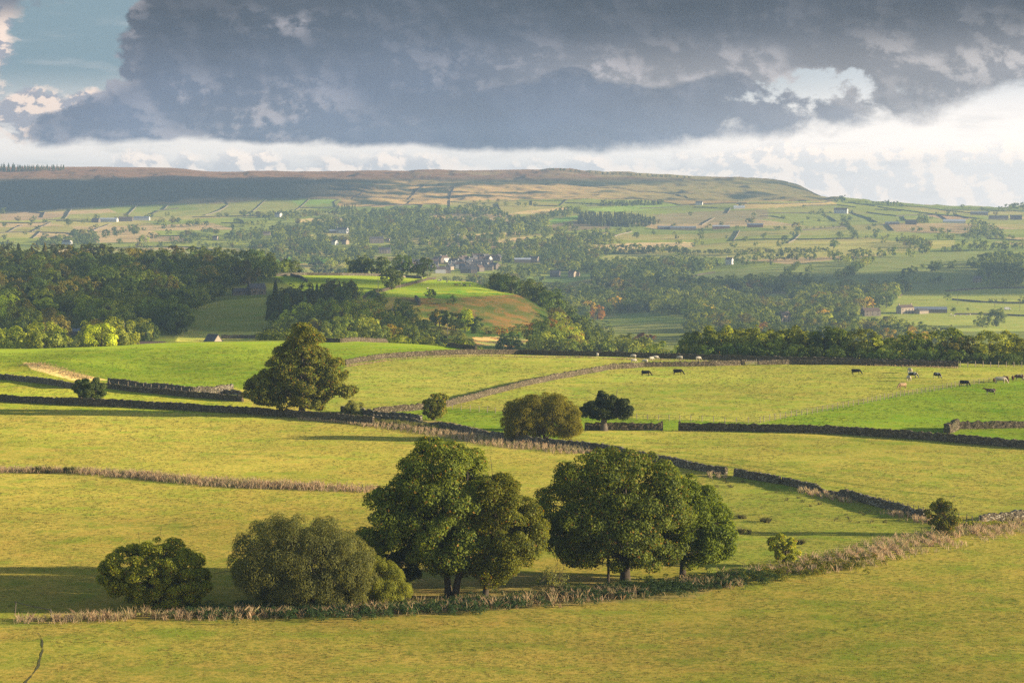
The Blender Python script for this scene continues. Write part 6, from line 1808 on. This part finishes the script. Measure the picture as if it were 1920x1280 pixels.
# ------------------------------------------------------------------ rough grass, rushes, nettles
def grass_mat(name, c1, c2, c3=None, f3=0.0):
    m, N, out = new_mat(name)
    g = N.n.new('ShaderNodeNewGeometry')
    r = g.outputs['Random Per Island']
    tc = N.n.new('ShaderNodeTexCoord')
    n = N.noise(tc.outputs['Object'], 0.5, 3.0)
    c = N.mix(N.m('ADD', N.mul(r, 0.6), N.lin(n, 0.3, 0.7, 0.0, 0.4)), c1, c2)
    if c3:
        c = N.mix(N.mul(N.ss(n, 0.5, 0.62), f3), c, c3)
    d = N.n.new('ShaderNodeBsdfDiffuse'); N.l.new(c, d.inputs[0])
    t = N.n.new('ShaderNodeBsdfTranslucent'); N.l.new(c, t.inputs[0])
    mx = N.n.new('ShaderNodeMixShader'); mx.inputs[0].default_value = 0.5
    N.l.new(d.outputs[0], mx.inputs[1]); N.l.new(t.outputs[0], mx.inputs[2])
    N.l.new(mx.outputs[0], out.inputs[0])
    return m


M['dry_grass'] = grass_mat('dry_grass', (0.50, 0.34, 0.19), (0.84, 0.63, 0.38), (0.30, 0.32, 0.10), 0.6)
M['pale_grass'] = grass_mat('pale_grass', (0.42, 0.28, 0.13), (0.70, 0.52, 0.28))
M['rush'] = grass_mat('rushes', (0.12, 0.125, 0.045), (0.30, 0.26, 0.10))
M['turf'] = grass_mat('turf_blades', (0.10, 0.13, 0.018), (0.24, 0.23, 0.045))
M['nettle'] = leaf_mat('nettle_leaves', (0.028, 0.058, 0.018), (0.075, 0.115, 0.035), 0.3)


def blades(name, pts, wid, dens, h, mt, label, ymin, cat='grass', clump=0.6, bw=0.07, lean=0.35, thin=None, cs=0.35):
    """pts: centre line in the photograph; wid: strip width in metres"""
    W = [hit(p[0], p[1], ymin) for p in pts]
    P, q = resample(W, 1.0)
    L = q[-1]
    n = int(L * wid * dens)
    s = rng.random(n) * L
    X = np.interp(s, q, P[:, 0]); Y = np.interp(s, q, P[:, 1])
    t = np.gradient(P, axis=0); t /= np.linalg.norm(t, axis=1)[:, None]
    tx, ty = np.interp(s, q, t[:, 0]), np.interp(s, q, t[:, 1])
    o = (rng.random(n) + rng.random(n) - 1) * wid / 2 * (1 + 0.35 * fbm2(s, s * 0, 11, 2, 4))
    X = X - ty * o; Y = Y + tx * o
    # gather into tussocks
    gx, gy = np.floor(X / clump), np.floor(Y / clump)
    cx = (gx + 0.2 + 0.6 * _hash(gx, gy, 1)) * clump; cy = (gy + 0.2 + 0.6 * _hash(gx, gy, 2)) * clump
    X = X * (1 - cs) + cx * cs; Y = Y * (1 - cs) + cy * cs
    hh = rng.uniform(h[0], h[1], n) * (0.7 + 0.6 * _hash(gx, gy, 3))
    if thin is not None:
        k = fbm2(X, Y, thin[0], 2, 33) > thin[1]
        X, Y, hh, gx, gy = X[k], Y[k], hh[k], gx[k], gy[k]; n = len(X)
    Z = H(X, Y) - 0.05
    ax = (X - cx[:len(X)] if thin is None else rng.normal(0, 0.3, n)) * 0.8 + rng.normal(0, lean, n) * hh * 0.6
    ay = rng.normal(0, lean, n) * hh * 0.6
    th = rng.uniform(0, math.pi, n)
    dx, dy = np.cos(th) * bw / 2, np.sin(th) * bw / 2
    o0 = np.array([X.mean(), Y.mean(), Z.mean()])
    a = np.stack([X - dx, Y - dy, Z], 1); b = np.stack([X + dx, Y + dy, Z], 1)
    c = np.stack([X + ax * 0.4 + dx * 0.8, Y + ay * 0.4 + dy * 0.8, Z + hh * 0.62], 1); d = np.stack([X + ax, Y + ay, Z + hh], 1)
    e = np.stack([X + ax * 0.4 - dx * 0.8, Y + ay * 0.4 - dy * 0.8, Z + hh * 0.62], 1)
    V = np.stack([a, b, c, d, e], 1) - o0
    me = mesh_np(name, V.reshape(-1, 3), np.arange(5 * n).reshape(n, 5), [M[mt]])
    tag(obj(name, me, loc=o0), label, cat, kind='stuff')


HL = [(34, 1163), (120, 1163), (300, 1157), (480, 1154), (640, 1148), (800, 1142), (950, 1132), (1100, 1122), (1250, 1106), (1330, 1094)]
blades('dry_grass', HL, 6.5, 12, (0.35, 1.15), 'dry_grass', 'tall dry grass along the foot of the front row of trees', 200, clump=1.3, bw=0.075, lean=0.6, thin=(7, -0.35))
blades('dry_grass', [(1330, 1098), (1400, 1086), (1480, 1072), (1560, 1056), (1640, 1038), (1720, 1020), (1800, 1003), (1870, 990), (1940, 978)], 12, 9, (0.3, 1.0), 'dry_grass', 'wide strip of dry tussocky grass sweeping to the right edge', 220, clump=1.6, bw=0.08, lean=0.7, thin=(9, -0.45), cs=0.45)
blades('dry_grass', [(640, 1160), (760, 1158), (900, 1150), (1050, 1138)], 1.6, 14, (0.3, 0.9), 'pale_grass', 'bleached grass tufts in front of the sycamores', 200, clump=1.2, thin=(6, 0.05), bw=0.085, cs=0.6)
blades('dry_grass', [(-40, 882), (0, 883), (60, 884), (130, 884), (200, 888), (260, 893), (330, 901), (400, 907), (480, 911), (560, 915), (640, 917), (700, 920)], 7.0, 11, (0.4, 1.0), 'dry_grass', 'narrow band of pinkish dry grass across the left golden field', 300, clump=1.2, bw=0.10, cs=0.4, lean=0.55)
blades('dry_grass', [(230, 890), (260, 893), (330, 900), (400, 906), (480, 911), (600, 915)], 6.5, 11, (0.5, 1.2), 'dry_grass', 'densest tallest part of the pinkish dry grass band', 300, clump=1.3, bw=0.10, cs=0.4, lean=0.55)
blades('dry_grass', [(850, 888), (900, 893), (960, 900)], 2.0, 8, (0.3, 0.6), 'dry_grass', 'faint dry grass band showing between the sycamore crowns', 300, bw=0.12)
blades('rushes', [(62, 886), (80, 887), (98, 886)], 2.5, 30, (0.7, 1.2), 'rush', 'dark green rush clump in the dry grass band, left one', 300, clump=1.5, cs=0.6, bw=0.1)
blades('rushes', [(122, 886), (140, 887)], 2.5, 30, (0.7, 1.1), 'rush', 'dark green rush clump in the dry grass band, right one', 300, clump=1.5, cs=0.6, bw=0.1)
blades('rough_grass', [(700, 797), (760, 803), (820, 812), (880, 820), (940, 830), (1000, 838), (1060, 843), (1100, 850)], 10, 7, (0.4, 0.9), 'dry_grass', 'rough reddish grass below the tumbled wall, left of the golden willow', 300, clump=1.3, bw=0.13, cs=0.5)
blades('rough_grass', [(640, 783), (700, 790), (760, 798), (820, 803)], 7, 8, (0.4, 0.9), 'rush', 'rough olive grass around the small grey shrub', 300, clump=1.4, bw=0.13, cs=0.5)
blades('rough_grass', [(1330, 892), (1400, 905), (1470, 915), (1560, 935), (1640, 955), (1740, 980), (1830, 992)], 3.4, 12, (0.35, 0.95), 'dry_grass', 'dry grass at the foot of the ragged right-hand wall', 220, clump=1.2, bw=0.11, cs=0.5, thin=(12, -0.25))
blades('rushes', [(1340, 900), (1450, 930), (1550, 955), (1700, 985)], 20, 1.6, (0.2, 0.5), 'rush', 'scattered rush tufts in the triangular rough field', 220, clump=2.2, bw=0.1, cs=0.75, thin=(9, 0.22))
for x_, y_, l_ in ((1384, 972, 'upper'), (1393, 1000, 'lower'), (1437, 978, 'middle'), (1500, 1020, 'near the little thorn bush')):
    blades('rush_tuft', [(x_ - 10, y_), (x_ + 12, y_)], 2.4, 60, (0.4, 0.9), 'rush', 'brown rush tuft in the rough field, the %s one' % l_, 220, clump=2.6, cs=0.5, bw=0.08, lean=0.8)
blades('bank_grass', [(50, 682), (90, 688), (130, 699), (165, 710)], 8, 3, (0.2, 0.5), 'pale_grass', 'bleached grass on the worn bank left of the dark hawthorn', 520, clump=1.2, bw=0.16)
blades('wall_grass', [(647, 688), (723, 676), (800, 670), (900, 667), (1067, 670), (1280, 676), (1600, 684), (1797, 690)], 1.6, 10, (0.2, 0.55), 'dry_grass', 'dry grass fringe under the long far sunlit wall', 560, bw=0.14)
blades('wall_grass', [(560, 786), (640, 793), (700, 799)], 1.6, 22, (0.25, 0.7), 'dry_grass', 'pinkish grass under the wall right of the oak trunk', 400, bw=0.12)


blades('wall_grass', [(0, 754), (167, 762), (333, 770), (460, 777), (553, 784)], 1.2, 12, (0.15, 0.5), 'rush', 'grass fringe under the long left wall', 400, bw=0.10)
blades('wall_grass', [(1275, 809), (1390, 810), (1500, 813), (1600, 817), (1700, 824), (1800, 832), (1925, 842)], 1.0, 12, (0.1, 0.4), 'rush', 'grass fringe under the long dark right wall', 300, bw=0.09)


def nettles(name, pts, wid, n, label, ymin, h=0.9, mt='nettle', ls=0.2):
    W = [hit(p[0], p[1], ymin) for p in pts]
    P, q = resample(W, 1.0)
    s = rng.random(n) * q[-1]
    X = np.interp(s, q, P[:, 0]) + rng.normal(0, wid / 3, n); Y = np.interp(s, q, P[:, 1]) + rng.normal(0, wid / 3, n)
    C = np.stack([X, Y, H(X, Y) + h * 0.35], 1)
    R = rng.uniform(0.35, 0.75, n) * h
    o0 = C.mean(0)
    Q = leaf_quads(C - o0, R, n * 70, ls, rng, 0.9, np.array([0, 0, -30.0]), 0.5, 0.6)
    tag(obj(name, quads_mesh(name, Q, [M[mt]]), loc=o0), label, 'plants', kind='stuff')


nettles('nettles', [(360, 1152), (420, 1150), (600, 1150), (700, 1148), (800, 1142), (900, 1136), (1000, 1128)], 6, 520, 'grey-green nettles under the front row of bushes', 200)
nettles('nettles', [(1050, 1122), (1150, 1112), (1250, 1104), (1330, 1094), (1400, 1084)], 6.5, 480, 'dark green nettles and docks in front of the right-hand sycamores', 200)
nettles('brambles', [(1380, 1086), (1450, 1078), (1540, 1064), (1620, 1048)], 7, 200, 'low olive brambles in the right-hand verge', 200, 0.8, 'leaf_oak')
nettles('brambles', [(720, 794), (780, 800), (840, 806)], 4.0, 80, 'pale brambles among rough grass by the small gnarled tree', 300, 0.8, 'leaf_willow', 0.25)
nettles('scrub', [(1780, 990), (1830, 985), (1880, 985)], 2.5, 60, 'green weeds beside the upright thorn bush', 220, 0.7, 'leaf_haw')


# turf: tussocks standing in the pasture
def turf():
    m, N, out = new_mat('turf_blades')
    at = N.n.new('ShaderNodeAttribute'); at.attribute_name = 'tint'
    g = N.n.new('ShaderNodeNewGeometry')
    c = N.mix(g.outputs['Random Per Island'], N.mix(1.0, at.outputs['Color'], (1.15, 1.35, 1.0), 'MULTIPLY'), N.mix(1.0, at.outputs['Color'], (3.2, 2.7, 2.6), 'MULTIPLY'))
    d = N.n.new('ShaderNodeBsdfDiffuse'); N.l.new(c, d.inputs[0])
    t = N.n.new('ShaderNodeBsdfTranslucent'); N.l.new(c, t.inputs[0])
    mx = N.n.new('ShaderNodeMixShader'); mx.inputs[0].default_value = 0.55
    N.l.new(d.outputs[0], mx.inputs[1]); N.l.new(t.outputs[0], mx.inputs[2]); N.l.new(mx.outputs[0], out.inputs[0])
    r = np.random.default_rng(77)
    Xs, Ys, S = [], [], []
    for y0, y1, per, sc in ((215, 330, 2.4, 0.62), (330, 460, 1.3, 0.85), (460, 700, 0.6, 1.2)):
        n = int(0.225 * (y1 ** 2 - y0 ** 2) * per)
        y = np.sqrt(r.random(n) * (y1 ** 2 - y0 ** 2) + y0 ** 2); x = r.uniform(-0.225, 0.225, n) * y
        k = fbm2(x, y, 5, 3, 55) + 0.6 * fbm2(x, y, 30, 2, 56) > -0.30
        Xs.append(x[k]); Ys.append(y[k]); S.append(np.full(k.sum(), sc))
    X, Y, S = np.concatenate(Xs), np.concatenate(Ys), np.concatenate(S)
    nb = 4
    n = len(X) * nb
    X, Y, S = np.repeat(X, nb), np.repeat(Y, nb), np.repeat(S, nb)
    X = X + r.normal(0, 0.12, n) * S; Y = Y + r.normal(0, 0.12, n) * S
    Z = H(X, Y) - 0.02
    fi = np.clip(np.round(np.interp(X / Y, US, np.arange(NU))).astype(int), 0, NU - 1); fj = np.clip(np.round(np.interp(Y, YS, np.arange(NV))).astype(int), 0, NV - 1)
    tint = colr[fi, fj]
    hh = r.uniform(0.05, 0.15, n) * S ** 0.7
    w = 0.075 * S
    th = r.uniform(0, math.pi, n)
    dx, dy = np.cos(th) * w, np.sin(th) * w
    ax, ay = r.normal(0, 0.09, n) * S, r.normal(0, 0.09, n) * S
    V = np.stack([np.stack([X - dx, Y - dy, Z], 1), np.stack([X + dx, Y + dy, Z], 1), np.stack([X + ax + dx * .3, Y + ay + dy * .3, Z + hh], 1), np.stack([X + ax - dx * .5, Y + ay - dy * .5, Z + hh * 0.9], 1)], 1)
    me = mesh_np('turf', V.reshape(-1, 3), np.arange(4 * n).reshape(n, 4), [m], colors=np.repeat(tint, 4, axis=0))
    tag(obj('turf', me), 'short tussocky grass covering the near pastures', 'grass', kind='stuff')
    print('TURF', n)


turf()


# trodden path at the lower left
def path():
    pts = [(70, 1186), (78, 1200), (80, 1216), (76, 1232), (74, 1248), (62, 1262), (48, 1276), (40, 1290)]
    W = np.array([hit(p[0], p[1], 150) for p in pts])
    P, q = resample(W, 0.5)
    n = len(P)
    t = np.gradient(P, axis=0); t /= np.linalg.norm(t, axis=1)[:, None]
    w = np.maximum(0.015, 0.06 + 0.12 * fbm2(q, q * 0, 3, 3, 2))
    off = 0.25 * fbm2(q, q * 0 + 3, 5, 2, 6)
    V = []
    for a in (-1, 0, 1):
        X = P[:, 0] - t[:, 1] * (a * w + off); Y = P[:, 1] + t[:, 0] * (a * w + off)
        V.append(np.stack([X, Y, H(X, Y) + 0.02], 1))
    V = np.stack(V, 1)
    i, j = np.meshgrid(np.arange(n - 1), np.arange(2), indexing='ij')
    a = (i * 3 + j).ravel()
    me = mesh_np('path', V.reshape(-1, 3), np.stack([a, a + 1, a + 4, a + 3], 1), [simple_mat('trodden_earth', (0.17, 0.15, 0.05), (0.12, 0.105, 0.035), 1.5)])
    tag(obj('path', me), 'narrow trodden path winding down the near field', 'path', kind='structure')


path()

# ------------------------------------------------------------------ the air
def build_haze():
    b = MB()
    x0, x1, y0, y1, z0, z1 = -9200, 9200, -120, 9400, float(TZ.min()) - 1.0, max(float(TZ.max()) + 25, 130)
    b.box(((x0 + x1) / 2, (y0 + y1) / 2, (z0 + z1) / 2), (x1 - x0, y1 - y0, z1 - z0))
    m, N, out = new_mat('valley_haze')
    p = N.n.new('ShaderNodeVolumePrincipled')
    p.inputs['Color'].default_value = (0.50, 0.71, 1.0, 1)
    p.inputs['Density'].default_value = HAZE
    p.inputs['Anisotropy'].default_value = 0.25
    N.l.new(p.outputs[0], out.inputs['Volume'])
    o = obj('haze', b.mesh('haze', [m]))
    tag(o, 'thin blue evening haze filling the valley', 'haze', kind='stuff')


def build_shade_clouds():
    # unseen cumulus added right of the frame to shade moor, slope and field
    m, N, out = new_mat('shade_cloud_body')
    d = N.n.new('ShaderNodeBsdfDiffuse'); d.inputs[0].default_value = (0.8, 0.8, 0.82, 1)
    N.l.new(d.outputs[0], out.inputs[0])
    k = math.cos(_e) / math.sin(_e)
    for lab, z, xr, yr in (('broad unseen grey cumulus bank far out to the right, shading the moor', 820, (-1750, -400), (5060, 5720)),
                           ('small added grey cumulus out of view right, shading the valley slope', 700, (150, 560), (2640, 2900)),
                           ('little added grey cumulus out of view right, shading the sloping field and its wood', 480, (-192, -128), (1150, 1600))):
        r = np.random.default_rng(int(z))
        b = MB()
        n = int((xr[1] - xr[0]) * (yr[1] - yr[0]) / (15000 if z > 750 else (2600 if z > 600 else 900))) + 10
        for i in range(n):
            u, v = r.random(), r.random()
            rad = r.uniform(50, 120) if z > 750 else (r.uniform(30, 55) if z > 600 else r.uniform(25, 42))
            if z > 750 and fbm2(np.array([u * 1400]), np.array([v * 700]), 260, 3, 8)[0] < -0.42 + 0.5 * max(0, v - 0.75) * 4: continue
            x = xr[0] + (xr[1] - xr[0]) * u; y = yr[0] + (yr[1] - yr[0]) * v
            q = z - float(H(x, y))
            c = np.array([x + SUNV.x / SUNV.z * q, y + SUNV.y / SUNV.z * q, z + r.uniform(-0.1, 0.5) * rad])
            th = np.linspace(0, math.pi, 9)
            b.tube(np.stack([c[0] - rad * np.cos(th), np.full(9, c[1]), np.full(9, c[2])], 1), np.maximum(rad * np.sin(th), 1), 14)
        o = obj('cloud', b.mesh('cloud', [m], True))
        co = np.empty(len(o.data.vertices) * 3); o.data.vertices.foreach_get('co', co); co = co.reshape(-1, 3)
        co[:, 2] = z + (co[:, 2] - z) * 0.55 + 20 * fbm2(co[:, 0], co[:, 1], 80, 3, 5)
        o.data.vertices.foreach_set('co', co.ravel()); o.data.update()
        tag(o, lab, 'cloud', kind='stuff')


build_shade_clouds()
HAZE = 1.02e-4
build_haze()
